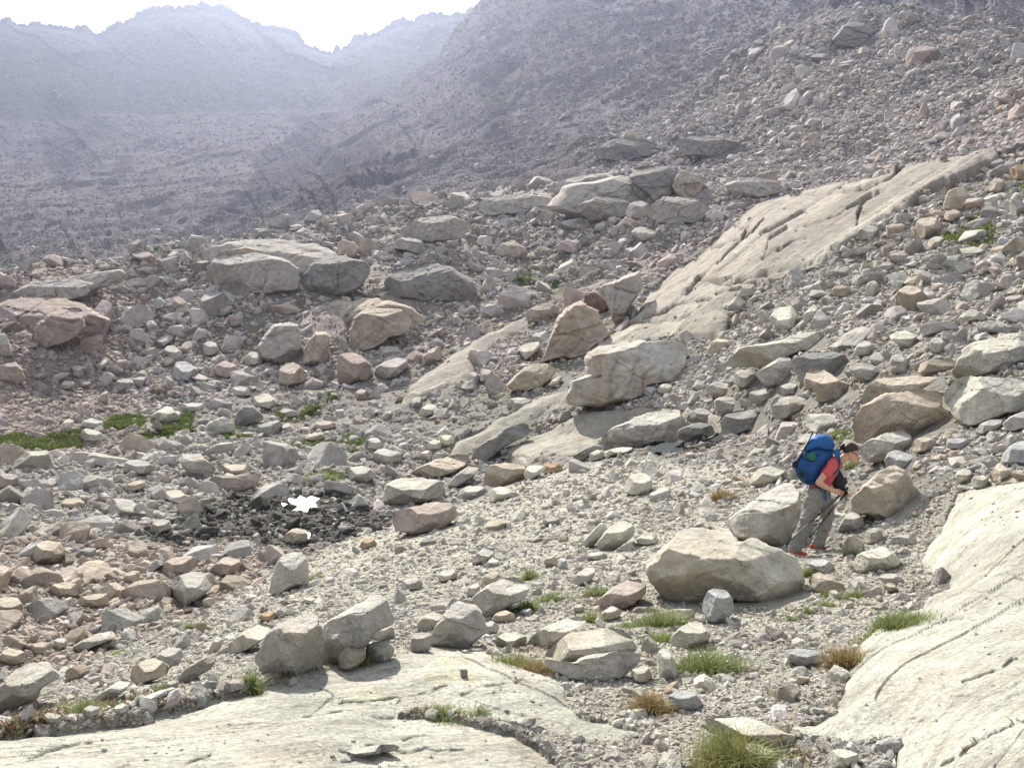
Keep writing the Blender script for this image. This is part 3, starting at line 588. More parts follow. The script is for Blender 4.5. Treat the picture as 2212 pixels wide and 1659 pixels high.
# ------------------------------------------------------------ hand-placed boulders and outcrops, outlines traced from the photograph
# crop | tint | share of the height taken by the top face | label | outline
HERO = """
0|c|.42|widest pale granite boulder in the foreground, just left below the hiker's feet|1385,1240 1398,1205 1425,1185 1450,1165 1478,1145 1500,1135 1540,1142 1570,1145 1590,1160 1602,1172 1622,1160 1645,1166 1665,1180 1690,1187 1720,1205 1740,1235 1745,1262 1735,1300 1680,1318 1600,1305 1540,1305 1480,1312 1425,1290 1395,1265
0|g|.45|big grey boulder with a sunlit sloping top, directly behind the hiker's legs on the left|1568,1128 1585,1110 1610,1095 1640,1072 1680,1050 1705,1042 1728,1070 1738,1110 1728,1150 1700,1192 1650,1180 1595,1162
0|w|.22|pointed yellowish boulder in front of the hiker's hands|1842,1108 1836,1082 1862,1052 1885,1030 1915,1008 1932,1003 1962,1022 1982,1060 1988,1095 1980,1115 1955,1127 1910,1126 1870,1112
6|w|.30|long warm block lying behind the biggest boulder above the hiker|1158,1005 1175,930 1210,870 1270,825 1400,808 1600,812 1710,822 1740,860 1690,900 1500,925 1330,940 1260,985 1190,1015
6|w|.25|biggest warm beige boulder on the right, split by a crack near its top|1098,1120 1110,1080 1160,1010 1250,960 1300,930 1500,903 1640,908 1690,940 1700,1010 1760,1090 1815,1160 1700,1180 1600,1210 1500,1240 1250,1250 1110,1250
6|c|.38|huge cream boulder reaching the right edge above the gravel|1690,940 1720,890 1780,830 1850,803 1950,822 2212,825 2420,830 2450,1000 2300,1030 2180,1050 2050,1090 1900,1150 1820,1140 1740,1080 1700,1010
6|c|.45|rough pitted pale boulder at the right edge, uphill of the cream one|1740,785 1790,680 1800,640 1900,590 2100,545 2212,525 2420,515 2420,700 2212,740 2100,760 2040,800 1860,815 1780,830
6|g|.35|grey boulder right behind the hiker's head|1140,1275 1230,1215 1330,1180 1420,1163 1485,1185 1500,1240 1495,1300 1440,1340 1280,1375 1180,1360
6|w|.30|reddish brown block wedged beside the grey boulder behind the hiker's head|1480,1250 1510,1215 1570,1203 1640,1222 1650,1260 1640,1300 1560,1315 1490,1305
6|b|.50|bright bluish white boulder behind the pointed yellowish one|1310,1375 1330,1310 1390,1288 1460,1310 1530,1350 1505,1400 1450,1425 1380,1410 1330,1405
6|c|.32|long tilted pale slab lying on top of the stacked boulders|285,745 340,680 390,625 500,612 650,580 760,535 860,530 940,560 985,590 900,635 780,655 680,700 600,735 480,757 360,758
6|g|.20|upright grey boulder propped under the long tilted slab|478,800 560,740 650,682 705,688 728,780 728,860 650,890 570,880 510,850
6|d|.25|dark grey flat-topped block right of the upright propped boulder|718,705 840,655 1055,662 1075,720 1098,780 1090,845 1040,840 960,800 860,760 800,800 788,870 745,845 725,770
6|w|.42|sharp brown wedge boulder pointing up at the right of the boulder stack|788,880 800,800 835,755 900,762 1030,840 1110,870 1172,915 1160,970 1010,992 880,982 850,900
6|g|.40|rounded flat boulder topping the left column of the boulder stack|150,905 175,870 220,850 300,848 350,880 378,912 330,945 240,952 180,935
6|g|.40|blocky rounded boulder second in the left column of the boulder stack|212,975 250,945 330,942 390,965 408,1030 340,1062 260,1062 222,1030
6|d|.35|broad dark rounded boulder at the foot of the boulder stack|258,1130 275,1075 340,1035 470,1028 560,1050 612,1090 600,1125 480,1165 350,1192 268,1180
6|g|.35|oval boulder in the middle of the boulder stack|438,925 470,900 540,893 610,905 622,945 560,1000 490,998 445,980
6|g|.35|wide dark-sided boulder low in the right half of the boulder stack|578,1000 600,960 700,942 840,935 880,965 875,1000 800,1045 760,1065 650,1095 600,1070
6|g|.40|angular lens-shaped boulder lying on the wide dark-sided one|610,900 650,870 712,855 790,880 800,910 740,945 670,952 625,930
6|g|.45|slanting grey boulder left of the upright propped one|338,805 370,775 420,762 500,820 538,862 480,890 390,895 350,870
6|g|.40|low rounded boulder left of the boulder stack's foot|28,1095 60,1050 120,1018 210,1022 262,1065 255,1095 180,1115 80,1122
6|d|.30|dark wet-looking boulder beside the shaded pool|-20,1160 60,1125 120,1108 200,1130 222,1190 130,1225 20,1240 -30,1200
6|c|.50|pale two-faced boulder standing on the scree slope above the tilted slab|562,440 600,395 650,362 715,360 752,420 740,500 690,548 640,520 590,480
6|c|.40|pale split block right of the two-faced boulder|780,425 820,380 862,345 900,418 882,450 810,468 790,450
6|c|.22|pale upright tooth-shaped stone high on the right scree slope|1183,262 1200,215 1240,195 1275,215 1282,290 1250,310 1195,300
6|w|.28|squat stone with a warm stain on the right scree slope|968,260 990,235 1030,225 1085,235 1105,290 1050,308 985,300
6|g|.40|rounded light stone near the top of the right scree slope|1268,120 1300,82 1340,76 1382,102 1365,132 1300,140
6|c|.50|sloping pale slab stone left of the right edge, above the boulder field|1758,475 1810,415 1880,376 1950,410 1965,450 1900,475 1820,482
6|c|.45|pale broken boulder in the middle of the right boulder field|1338,560 1380,530 1440,518 1530,552 1555,595 1500,630 1440,642 1395,615
6|g|.35|grey block right of the pale broken boulder|1598,600 1625,568 1665,562 1722,610 1700,655 1650,675 1612,655
6|c|.40|pale rounded boulder above the dark flat-topped block|1110,650 1145,605 1190,578 1248,615 1245,665 1200,695 1140,680
6|g|.35|broad grey block right of the dark flat-topped block|1078,750 1120,728 1210,728 1262,755 1310,792 1280,850 1160,862 1110,820
6|g|.40|grey boulder with a light peak left of the long warm block|1338,730 1355,690 1390,668 1450,700 1490,760 1470,795 1390,808 1345,790
6|w|.40|flat warm boulder resting against the rough pitted one|1495,775 1530,735 1620,705 1750,698 1775,735 1740,775 1690,805 1570,812
6|c|.45|rounded light boulder on the gravel left of the hiker's pack|438,1475 455,1440 520,1400 620,1385 690,1400 660,1440 600,1500 540,1530 470,1535 442,1510
6|c|.40|left one of the twin rounded stones on the far right gravel|1762,1465 1780,1430 1820,1408 1875,1420 1880,1490 1850,1515 1800,1510
6|c|.35|right one of the twin rounded stones on the far right gravel|1868,1480 1895,1455 1945,1450 1985,1478 1985,1520 1940,1545 1885,1535
6|w|.45|warm triangular boulder right of the twin rounded stones|1985,1455 2020,1400 2050,1365 2120,1420 2160,1450 2175,1490 2080,1500 2000,1492
6|b|.35|bluish grey boulder cut by the right edge, above the big foreground slab|2058,1360 2085,1300 2130,1250 2212,1228 2330,1240 2330,1390 2212,1400 2110,1385
6|b|.45|flat bluish block below the big cream boulder|1698,1245 1730,1212 1830,1210 1865,1250 1850,1288 1760,1290 1715,1275
6|g|.40|grey boulder tucked beneath the big cream boulder|1900,1165 1930,1120 2000,1092 2070,1090 2065,1140 2000,1180 1940,1195
6|g|.40|long grey boulder under the right end of the cream boulder|2068,1120 2120,1075 2212,1040 2330,1020 2330,1140 2212,1165 2120,1180 2085,1160
9|c|.45|pale faceted boulder on the gravel right below the hiker's shoes|1098,335 1130,290 1190,255 1240,250 1290,222 1350,260 1405,300 1422,340 1370,370 1290,400 1220,412 1140,402
9|g|.35|rounded grey boulder leaning under the pointed yellowish one|1010,130 1030,70 1070,20 1130,3 1170,40 1192,95 1170,120 1100,135 1040,142
9|g|.30|grey stone directly beneath the pointed yellowish boulder|1178,175 1200,125 1250,105 1300,130 1302,180 1275,218 1220,222 1188,205
9|w|.35|warm sloping boulder at the right end of the widest pale boulder|822,450 850,405 895,392 960,425 1045,470 1060,490 1020,525 930,545 850,515
9|b|.25|blue-grey upright stone standing against the widest pale boulder|132,640 145,570 175,515 220,500 290,505 330,560 345,640 290,720 220,745 165,715
9|b|.40|low bluish white stone with grass at its foot, alone on the near gravel|655,925 680,895 740,884 860,890 905,940 912,975 870,1015 790,1025 720,980
9|w|.30|small brown cube-shaped stone on the near gravel|738,1105 750,1070 775,1058 832,1080 826,1112 770,1124
9|b|.40|bluish rounded boulder left of the flat slope of near gravel|-95,1250 -80,1190 -20,1150 50,1148 105,1185 145,1250 110,1285 0,1300 -70,1290
9|b|.45|bluish boulder tucked between the warm sloping boulder and the shoes|812,345 850,312 920,306 985,345 990,395 940,415 860,380
9|g|.40|smooth rounded stone at the edge of the big right slab's shadow|1262,435 1290,408 1360,400 1420,425 1445,455 1400,485 1330,475
9|w|.40|narrow pale stone tilted by the right slab|1295,490 1330,462 1370,468 1415,520 1385,535 1330,520
9|c|.35|small white angular stone beside the warm sloping boulder|948,570 955,515 990,508 1035,545 1035,572 985,580
9|c|.50|flat pale stone lying behind the nearest grass tuft|345,1510 400,1498 500,1500 590,1545 660,1600 620,1640 500,1640 420,1590
9|c|.50|low pale rock hump above the nearest grass tuft|150,1420 165,1345 240,1318 360,1330 480,1345 620,1405 760,1460 880,1545 800,1580 650,1540 500,1480 340,1440 230,1450
9|c|.35|light stone at the bottom edge between gravel and the right slab|940,1580 965,1540 1060,1530 1150,1570 1130,1659 1080,1700 960,1700
9|c|.40|white speckled boulder left of the dense green tuft|-70,870 -60,800 0,745 70,715 125,712 165,760 200,800 170,840 60,885 0,905
0|g|.30|smooth grey half of the large double boulder at the edge of the left slab|552,1420 560,1392 580,1365 620,1340 660,1322 690,1330 705,1380 700,1440 660,1468 615,1476 575,1472 560,1450
0|g|.30|taller right half of the large double boulder at the edge of the left slab|690,1450 688,1380 700,1345 740,1320 775,1305 800,1285 820,1279 838,1300 850,1330 848,1350 815,1362 790,1400 760,1420 735,1450
8|g|.25|tall half-dome boulder behind the top of the left slab|568,870 590,800 610,745 680,665 730,600 800,572 870,580 915,650 940,740 925,800 870,850 820,890 700,905 590,912
8|g|.40|long rounded boulder lying against the right of the half-dome boulder|850,570 900,520 960,480 1060,428 1150,428 1210,470 1232,510 1195,560 1100,615 1030,660 1000,690 950,705 915,640
8|g|.40|squat stone balanced on another beside the double boulder|202,800 220,750 270,720 345,745 358,800 340,835 280,842 215,835
8|g|.35|rounded stone carrying the squat balanced one|168,930 175,870 230,840 310,842 358,880 350,930 300,975 220,992 175,985
8|w|.35|warm brown stone behind a dark tuft, left of the two balanced stones|-10,960 10,900 60,862 130,865 175,895 165,960 120,1000 50,1045 0,1030
8|c|.55|pale flat stone right behind the highest point of the left slab|998,850 1030,800 1090,778 1180,782 1212,820 1205,865 1120,890 1040,885
8|c|.45|pale sloping boulder left of the two-layered boulder|1218,855 1260,790 1340,740 1450,695 1560,680 1605,705 1560,745 1480,780 1400,850 1350,900 1270,905
8|c|.55|upper layer of the large two-layered foreground boulder|1310,960 1340,890 1400,840 1480,790 1560,785 1640,765 1740,748 1830,775 1890,830 1925,890 1900,925 1750,925 1620,975 1500,1010 1400,1000
8|g|.22|lower layer of the large two-layered foreground boulder|1310,950 1400,960 1500,980 1580,935 1700,915 1850,905 1935,940 1925,1000 1850,1060 1780,1098 1620,1110 1480,1100 1420,1060 1360,1010
8|c|.45|white angular stone right of the two-layered boulder|1878,1035 1910,995 1950,985 2005,1015 2022,1070 1990,1105 1940,1122 1900,1095
8|g|.30|narrow grey stone standing right of the white angular one|2045,930 2070,890 2115,885 2150,940 2178,1010 2170,1080 2110,1112 2065,1050
8|p|.50|pinkish low boulder merging into the left of the widest pale boulder|1630,620 1680,560 1760,495 1850,450 1940,435 1990,480 1960,550 1890,620 1780,655 1680,655
8|g|.40|grey stone in the grass below the pinkish low boulder|1678,690 1700,645 1760,610 1815,640 1818,680 1770,705 1705,715
8|g|.40|round grey stone at the right foot of the half-dome boulder|920,760 940,720 985,705 1030,740 1025,780 970,802 930,790
8|w|.40|warm brown boulder right of the half-dome boulder|978,700 1010,660 1070,638 1135,665 1130,705 1080,725 1020,720
8|g|.30|upright grey block left of the half-dome boulder's foot|456,860 465,800 520,780 590,790 595,860 570,915 500,922 460,905
8|c|.40|pale rounded boulder behind the half-dome boulder's left shoulder|500,725 530,680 600,652 690,645 660,700 600,770 540,782 505,765
8|c|.35|smooth bluish white boulder tilted up in the middle slope|1658,215 1700,150 1760,90 1830,62 1900,95 1908,150 1860,195 1800,240 1720,265 1670,250
8|g|.22|grey leaning slab stone touching the smooth tilted boulder|1535,240 1580,190 1630,130 1690,68 1735,110 1720,150 1680,195 1620,235 1570,250
8|c|.40|pale block above the widest boulder's left end|1915,190 1940,160 2010,150 2062,185 2060,212 1990,228 1935,222
8|w|.30|brownish cube stone on the middle slope right of a green tuft|1315,325 1335,298 1380,283 1408,310 1408,350 1370,368 1330,355
8|b|.30|bluish stone touching the brownish cube stone|1400,340 1420,305 1455,300 1475,345 1465,378 1425,380
8|w|.35|warm angular block above the long rounded boulder|908,480 920,430 960,400 1020,390 1042,430 1020,465 960,500 920,505
8|d|.15|small grey block standing upright on the left slab|780,1055 779,1022 800,1016 826,1022 829,1065 815,1080 790,1078
8|g|.50|thin flat grey slab stone lying on the left slab|-50,1585 -20,1560 50,1545 150,1520 300,1503 370,1502 395,1525 350,1552 230,1568 140,1585 60,1605 -20,1612
0|p|.40|pinkish cracked boulder at the right shore of the dark wet stones|848,1128 852,1110 875,1098 910,1090 960,1080 985,1098 985,1118 960,1142 930,1150 895,1158 865,1150
8|o|.45|vivid orange stone by the dark wet stones|128,238 140,200 170,172 225,182 242,215 215,240 165,248
8|g|.45|grey boulder with pale top on the gravel left of the tuft slope|848,330 870,285 930,240 1000,238 1010,280 960,320 890,350
8|c|.45|pale flat stone above the pinkish low boulder|1595,300 1620,272 1680,262 1730,280 1715,315 1640,318
8|b|.40|little bluish stone beside the second green tuft|1160,655 1185,635 1235,628 1248,655 1220,680 1175,680
8|g|.40|little rounded stone below the third green tuft|1498,640 1520,605 1560,598 1588,630 1570,660 1520,662
7|g|.30|tall grey block on the gravel rim above the warm boulder field|1725,540 1745,460 1768,370 1800,310 1840,275 1905,262 1968,288 1985,340 1995,420 1990,465 1900,500 1800,540
7|g|.45|slanted grey block with a pale top at the edge of the warm boulder field|1098,560 1102,490 1120,430 1200,400 1290,382 1330,430 1368,495 1300,555 1240,600 1190,638 1140,640
7|w|.40|big beige block high in the warm boulder field at far left|183,320 205,265 240,205 300,188 385,184 412,230 408,290 385,360 290,362 200,352
7|g|.45|large grey boulder at the left edge beside the foreground slope|-120,1330 -80,1200 0,1120 60,1050 140,1000 210,968 320,985 388,1060 330,1110 260,1150 240,1215 150,1250 100,1290 0,1320
7|w|.50|boulder with pale roof and brown side on the lower left slope|838,1085 848,1020 900,975 965,948 1050,965 1088,1010 1085,1045 1030,1080 960,1110 900,1125
7|g|.40|long grey stone sloping down toward the left slab|598,1215 660,1165 740,1110 800,1080 845,1100 820,1150 760,1195 690,1235 620,1245
7|g|.25|dark elongated stone lying diagonally right of the pale-roofed boulder|1148,1080 1190,1020 1280,960 1385,915 1402,960 1370,1010 1290,1060 1200,1115 1160,1110
7|g|.40|grey boulder behind the pale-roofed one|1000,950 1040,905 1100,878 1170,885 1182,940 1150,990 1100,1030 1085,985
7|c|.50|pale sloping boulder left of the large double boulder|1478,870 1520,815 1600,765 1700,720 1775,755 1740,800 1670,850 1620,890 1540,920 1490,935
7|g|.30|small upright stone left of the pale sloping boulder|1338,925 1360,860 1385,815 1430,808 1445,845 1415,900 1370,925
7|w|.40|beige boulder in a heap at the left of the warm field|298,510 340,475 420,455 520,478 545,520 480,552 400,568 330,560
7|w|.55|pale warm boulder cut by the left edge of the picture|-60,640 -40,580 40,548 110,560 152,600 130,645 60,665 0,685
7|p|.40|large pinkish boulder in the upper right of the warm field|1010,375 1050,335 1120,300 1210,285 1285,312 1270,360 1200,405 1100,432 1030,438
7|p|.40|pinkish boulder beside the upper right end of the warm field|1348,395 1380,345 1440,300 1530,288 1560,340 1540,390 1470,425 1390,432
7|w|.35|beige angular boulder above the slanted grey block|788,440 810,405 860,382 905,392 900,440 875,478 820,482
7|g|.40|grey pointed boulder among the dark wet stones|968,120 985,80 1030,50 1095,60 1112,105 1065,135 1010,158 980,145
7|w|.30|brown boulder at the right shore of the wet stones|1828,195 1840,150 1890,112 1945,108 1992,155 1975,200 1900,225 1845,218
7|d|.35|dark boulder in the shaded left of the wet stones|478,290 510,255 570,232 622,240 625,285 570,312 510,315
7|w|.40|beige block low in the warm field near the gravel edge|178,895 200,860 270,842 335,855 335,910 280,930 200,932
7|w|.40|big beige boulder at the lower left corner of the warm field|-30,970 0,915 60,880 120,882 165,915 155,975 90,1000 0,1010
7|g|.45|low grey boulder touching the left slab near its left end|235,1375 260,1330 310,1298 390,1315 415,1345 370,1370 300,1385
7|g|.40|grey boulder on the lower left slope above the left slab|498,1345 530,1280 580,1248 645,1255 640,1305 580,1335 530,1350
7|c|.45|light greenish stone close to the left slab's far edge|718,1315 740,1260 790,1235 835,1260 815,1300 770,1318
7|g|.40|small rounded stone beneath two others on the lower left slope|1068,1145 1075,1105 1115,1088 1152,1110 1148,1148 1100,1155
7|w|.40|beige sloping slab stone in the middle of the warm field|488,600 520,555 600,535 710,530 712,580 660,615 580,630 510,628
7|g|.40|round grey stone resting on the warm field's lower rim|338,895 345,835 390,812 432,830 435,870 390,900
4|b|.50|largest bluish grey boulder on the left hillside|1103,800 1115,760 1150,715 1220,725 1290,785 1275,820 1230,862 1170,855 1110,832
4|c|.55|white block touching the largest bluish boulder on the left hillside|1038,765 1042,705 1080,685 1128,678 1132,715 1095,745 1060,765
4|g|.40|grey boulder above the white block on the left hillside|1055,650 1075,620 1120,612 1165,650 1195,690 1190,732 1130,715 1080,680
4|g|.50|flat-topped grey slab boulder high on the left hillside|980,575 1020,550 1080,543 1145,552 1110,590 1075,615 1040,638 1005,610
4|w|.45|cube-shaped warm block at the foot of the left hillside|1798,860 1798,775 1830,740 1880,722 1930,740 1962,775 1965,850 1900,880 1835,892
4|c|.55|white-topped boulder above the grassy band|1620,990 1618,915 1680,918 1730,925 1780,965 1815,1005 1790,1030 1720,1035 1660,1020
4|d|.20|dark striped cone-shaped boulder at the grassy band|1495,1135 1515,1080 1535,1030 1590,988 1640,1008 1690,1060 1702,1095 1660,1115 1580,1135 1530,1145
4|c|.45|large pale triangular boulder standing in the grassy band|928,1120 960,1075 1010,1040 1090,998 1130,1040 1165,1080 1130,1120 1060,1118 1000,1120
4|c|.45|pale boulder at the lower edge of the grassy band|518,1205 525,1165 560,1148 630,1165 692,1212 650,1235 590,1245 530,1225
4|g|.45|grey boulder behind the pale one at the grassy band's edge|508,1130 540,1100 590,1082 655,1080 672,1135 630,1158 570,1155
4|c|.30|upright white cracked stone in the far left grass|378,1185 390,1135 415,1100 445,1088 476,1100 465,1145 440,1185 400,1192
4|g|.40|rounded grey boulder alone on the far left scree|428,785 435,755 470,738 525,745 552,790 520,828 470,825
4|g|.40|smooth oval stone left of the rounded one on the far left scree|372,905 385,870 420,842 470,845 488,870 450,895 410,912
4|g|.45|flat grey stone right of the smooth oval one on the far left scree|485,880 520,848 570,838 592,850 575,880 530,895
4|c|.50|pale leaf-shaped stone on the far left scree|585,755 630,735 665,705 692,708 690,745 650,780 615,775
4|c|.30|white pointed stone above the pale boulder on the far left|628,960 655,925 692,902 702,950 700,992 665,992
4|b|.25|bluish pyramid-shaped stone on the upper left hillside|988,385 998,335 1022,298 1055,325 1085,352 1050,378 1020,388
4|c|.45|white oval stone left below the bluish pyramid|808,390 820,360 850,365 885,400 882,425 850,438 820,420
4|g|.45|grey block in the upper middle of the left hillside|1378,395 1395,365 1440,355 1495,360 1512,390 1470,420 1430,438 1390,418
4|p|.40|pink stone below the grey block on the left hillside|1468,485 1490,435 1530,408 1578,425 1565,470 1530,498 1485,500
4|g|.40|long grey boulder bordering the grassy band|1138,1035 1145,1000 1210,988 1290,983 1345,1000 1310,1030 1240,1045 1160,1052
4|p|.35|large pink rounded boulder in the heap left of the warm cube block|1378,765 1400,735 1450,713 1515,735 1540,775 1520,815 1450,838 1400,810
4|g|.45|squarish grey block left of the cracked warm face|1578,745 1582,690 1610,660 1660,652 1698,700 1690,735 1650,752
4|g|.35|tall grey boulder above the pink rounded one|1308,670 1310,605 1350,588 1395,600 1415,650 1380,685 1330,692
4|g|.30|big cracked grey slab leaning in the valley rubble|1140,1345 1200,1315 1290,1308 1340,1360 1395,1405 1380,1450 1330,1480 1260,1488 1200,1430
4|w|.60|flat cream slab lying on the boat-shaped rock|1388,1395 1450,1385 1560,1380 1645,1405 1600,1445 1500,1450 1420,1430
4|p|.20|boat-shaped pinkish rock in the valley rubble|1345,1475 1400,1448 1500,1455 1620,1445 1690,1445 1660,1500 1610,1548 1530,1562 1440,1545 1390,1520
4|g|.40|grey boulder in the middle of the valley rubble|788,1440 805,1375 840,1350 920,1355 985,1385 1005,1420 940,1452 850,1458
4|w|.40|warm brown stone left of the valley rubble's centre|778,1555 810,1515 880,1482 940,1495 935,1530 880,1555 820,1568
4|c|.55|white flat-topped boulder low in the valley rubble|1048,1585 1080,1548 1130,1540 1225,1590 1200,1625 1150,1645 1090,1620
4|w|.50|beige domed stone low in the far left valley rubble|388,1645 410,1610 460,1595 530,1600 550,1630 500,1665 430,1675
4|p|.35|pink block at the left edge of the valley rubble|-20,1530 -5,1450 50,1438 110,1450 125,1500 80,1532 30,1548
4|g|.40|grey stone right of the dark striped cone boulder|1775,1070 1800,1035 1850,1018 1920,1048 1905,1075 1840,1088
4|w|.45|low warm stone at the right end of the grassy band|1955,1215 1985,1190 2050,1175 2090,1192 2080,1222 2010,1238
4|p|.45|low pink stone above the right end of the grassy band|2018,1140 2040,1105 2110,1098 2175,1118 2150,1150 2080,1165
4|p|.45|reddish slab stone on the left skyline ridge|845,28 880,8 960,12 1008,55 1012,90 970,98 900,65
4|c|.45|pale stone right of the reddish one on the left skyline ridge|1062,65 1090,25 1130,8 1160,30 1142,62 1100,72
5|w|.20|rounded cracked outcrop face left of the dark green patch|50,640 62,520 80,450 150,395 220,372 300,370 400,385 470,440 455,500 400,550 330,565 260,620 150,665 90,668
5|d|.30|dark dome outcrop crossed by many cracks|285,300 295,200 330,130 450,95 600,85 720,110 800,160 870,210 905,280 870,345 780,355 700,330 560,335 420,320
5|w|.12|tall brown rock fin between the two outcrop faces|1300,725 1330,650 1355,580 1375,500 1400,440 1450,390 1520,345 1570,320 1660,400 1720,470 1730,560 1650,650 1600,695 1480,705 1380,700
5|r|.10|dark rust-red patch of rock crowning the brown fin|1570,330 1580,280 1600,262 1650,268 1700,300 1750,345 1760,370 1690,420 1640,400 1600,370
5|g|.10|steep grey cliff face behind the brown fin|1655,262 1730,215 1830,170 1935,135 1950,190 1960,240 1900,330 1850,420 1825,475 1770,480 1745,400 1720,320
5|g|.16|great square-cut outcrop block with a rust stain, below the big slab|1572,690 1600,665 1700,625 1820,600 1950,590 2080,575 2212,585 2260,640 2240,760 2200,850 2080,870 2000,890 1985,950 1880,985 1750,1005 1640,1010 1560,1005 1490,985 1488,900 1498,850 1585,810
5|w|.40|warm cracked block left of the great square-cut outcrop|1078,870 1120,820 1190,760 1250,732 1310,722 1370,742 1402,790 1350,850 1290,900 1200,915 1110,912
5|c|.50|pale block with a shaded right face above the warm cracked block|1148,640 1200,605 1285,588 1300,625 1250,680 1200,722 1180,690
5|w|.35|warm outcrop hump behind the pale block|1200,440 1210,390 1290,350 1370,342 1420,370 1425,420 1380,465 1300,470 1220,468
5|d|.12|dark brown tilted slab in front of the sandy slabs|840,1375 860,1300 920,1250 990,1200 1050,1150 1150,1125 1222,1118 1232,1175 1190,1210 1100,1250 1030,1300 960,1360 900,1378
5|w|.55|broad sandy slab stone left of the dark tilted slab|448,1455 480,1420 540,1385 640,1345 750,1322 845,1318 845,1365 780,1420 700,1465 600,1482 500,1470
5|c|.45|largest flat-topped white block right of the wet stones|282,1560 290,1510 350,1480 430,1462 560,1470 660,1488 692,1545 680,1590 610,1612 520,1640 400,1655 330,1650 290,1620
5|g|.35|grey tilted block right of the largest white block|695,1520 730,1470 790,1420 850,1385 905,1398 880,1450 800,1510 730,1545 705,1545
5|w|.25|rounded brown boulder with a seam right of the grey tilted block|925,1500 940,1440 960,1390 1080,1368 1180,1385 1212,1420 1210,1485 1140,1520 1040,1530 960,1525
5|c|.45|pale stone touching the seamed brown boulder|1185,1440 1215,1395 1290,1385 1330,1410 1290,1450 1230,1490 1200,1480
5|o|.45|orange-brown flat stone near the middle of the picture|1305,1425 1340,1375 1400,1368 1440,1400 1445,1430 1390,1445 1330,1445
5|g|.40|rounded slab boulder overhanging the shaded pool|1690,1270 1700,1210 1760,1150 1850,1110 1950,1060 2060,1040 2180,1030 2240,1080 2250,1180 2212,1235 2080,1250 1960,1272 1850,1290 1750,1290
5|d|.15|dark wet rock lip at the left end of the shaded pool|1490,1355 1530,1310 1600,1270 1690,1238 1710,1275 1670,1310 1600,1345 1545,1365
5|c|.45|white rounded boulder in the rubble under the long beige slab|515,1070 530,1020 570,990 620,1000 638,1035 600,1065 560,1080
5|g|.40|grey boulder on the rubble fan below the long beige slab|160,1275 175,1230 205,1208 250,1212 292,1265 280,1290 210,1292
5|g|.45|wide grey boulder at the bottom of the rubble fan|205,1365 215,1310 260,1280 350,1278 402,1320 395,1360 330,1388 250,1385
5|c|.40|round pale stone right of the rubble fan|565,1285 572,1245 610,1220 655,1235 658,1280 610,1298
5|c|.45|square white stone next to the round pale one on the rubble fan|638,1262 635,1205 680,1188 725,1188 742,1238 710,1268 670,1272
5|g|.45|flat grey layered stone left of the largest white block|38,1435 70,1395 130,1388 200,1405 245,1450 190,1495 130,1512 80,1505
5|g|.40|grey cube in the rubble above the warm cracked block|898,850 898,795 940,765 985,780 1005,815 960,850 920,862
5|g|.35|small grey block left of the grey rubble cube|828,830 838,795 870,785 905,810 900,850 850,865
5|w|.35|pinkish cube resting at the top of the long beige slab|533,745 535,690 580,645 640,615 660,650 655,705 610,742 560,755
5|p|.35|big rounded pink boulder at the left end of the beige slabs|-10,870 -15,720 0,680 70,655 150,685 205,740 215,800 180,845 90,862 30,880
5|g|.45|grey angular boulder right of the big rounded pink one|218,800 235,755 290,722 380,690 440,705 448,745 400,795 340,840 260,842
5|p|.40|small rounded pink stone in the rubble above the rubble fan|90,960 100,920 140,895 190,910 195,955 150,972
5|c|.45|pale round boulder in the middle of the gravel slope|1832,1560 1850,1490 1885,1448 1960,1430 2020,1475 2022,1530 1985,1580 1900,1592
5|c|.40|pale boulder right of the dark wet rock lip|1605,1350 1618,1310 1660,1288 1710,1300 1705,1345 1650,1365
5|c|.55|long flat white plank of rock beside the shaded pool|1708,1315 1730,1290 1810,1272 1890,1268 1895,1298 1830,1318 1750,1332
5|w|.45|narrow warm stone pointing up toward the square-cut outcrop|1345,875 1375,835 1420,808 1442,825 1415,865 1370,892
5|b|.45|left of two bluish blocks sitting below the square-cut outcrop|1968,930 1972,885 2020,878 2052,900 2048,935 2000,950
5|g|.45|right of two bluish blocks sitting below the square-cut outcrop|2050,910 2065,868 2130,858 2155,890 2130,925 2075,930
5|c|.50|white broad stone on the gravel slope right of the seamed boulder|962,1610 975,1545 1040,1522 1112,1545 1108,1590 1050,1620 990,1630
5|g|.45|grey low boulder below the seamed brown boulder|750,1595 775,1545 840,1518 940,1528 965,1570 920,1600 830,1612
3|w|.22|tall rust-coloured boulder on the upper right slope|1685,1340 1700,1275 1725,1228 1785,1205 1840,1225 1855,1270 1880,1310 1870,1350 1790,1368 1720,1362
3|w|.35|warm boulder tucked under the tall rust-coloured one|1688,1400 1710,1360 1770,1352 1815,1375 1820,1415 1770,1442 1715,1430
3|w|.40|warm boulder with an orange corner left of the upper green patch|1505,1490 1515,1430 1560,1395 1640,1400 1685,1440 1695,1500 1640,1535 1570,1552 1520,1535
3|g|.45|grey rounded block on the edge of the big sunlit slab|1130,1520 1145,1480 1190,1450 1270,1452 1310,1490 1300,1530 1230,1552 1160,1555
3|c|.45|white rounded boulder below the upper green patch|1585,1580 1600,1545 1645,1525 1700,1535 1705,1575 1660,1605 1610,1608
3|b|.30|light blue triangular stone near the right edge|2038,1565 2050,1535 2080,1520 2120,1550 2150,1585 2110,1605 2060,1598
3|w|.12|brown square-faced block above the crest of the sunlit slab|458,1160 500,1120 560,1103 620,1105 622,1160 610,1215 540,1200 480,1185
3|w|.12|arched brown outcrop with a rusty slanted face, in the upper centre|-60,1200 -30,1130 0,1098 60,1105 120,1140 152,1190 140,1235 90,1270 40,1295 -20,1270
3|w|.30|brown boulder near the right edge above the green patch|1982,1240 1988,1185 2020,1158 2060,1148 2105,1195 2100,1235 2050,1255
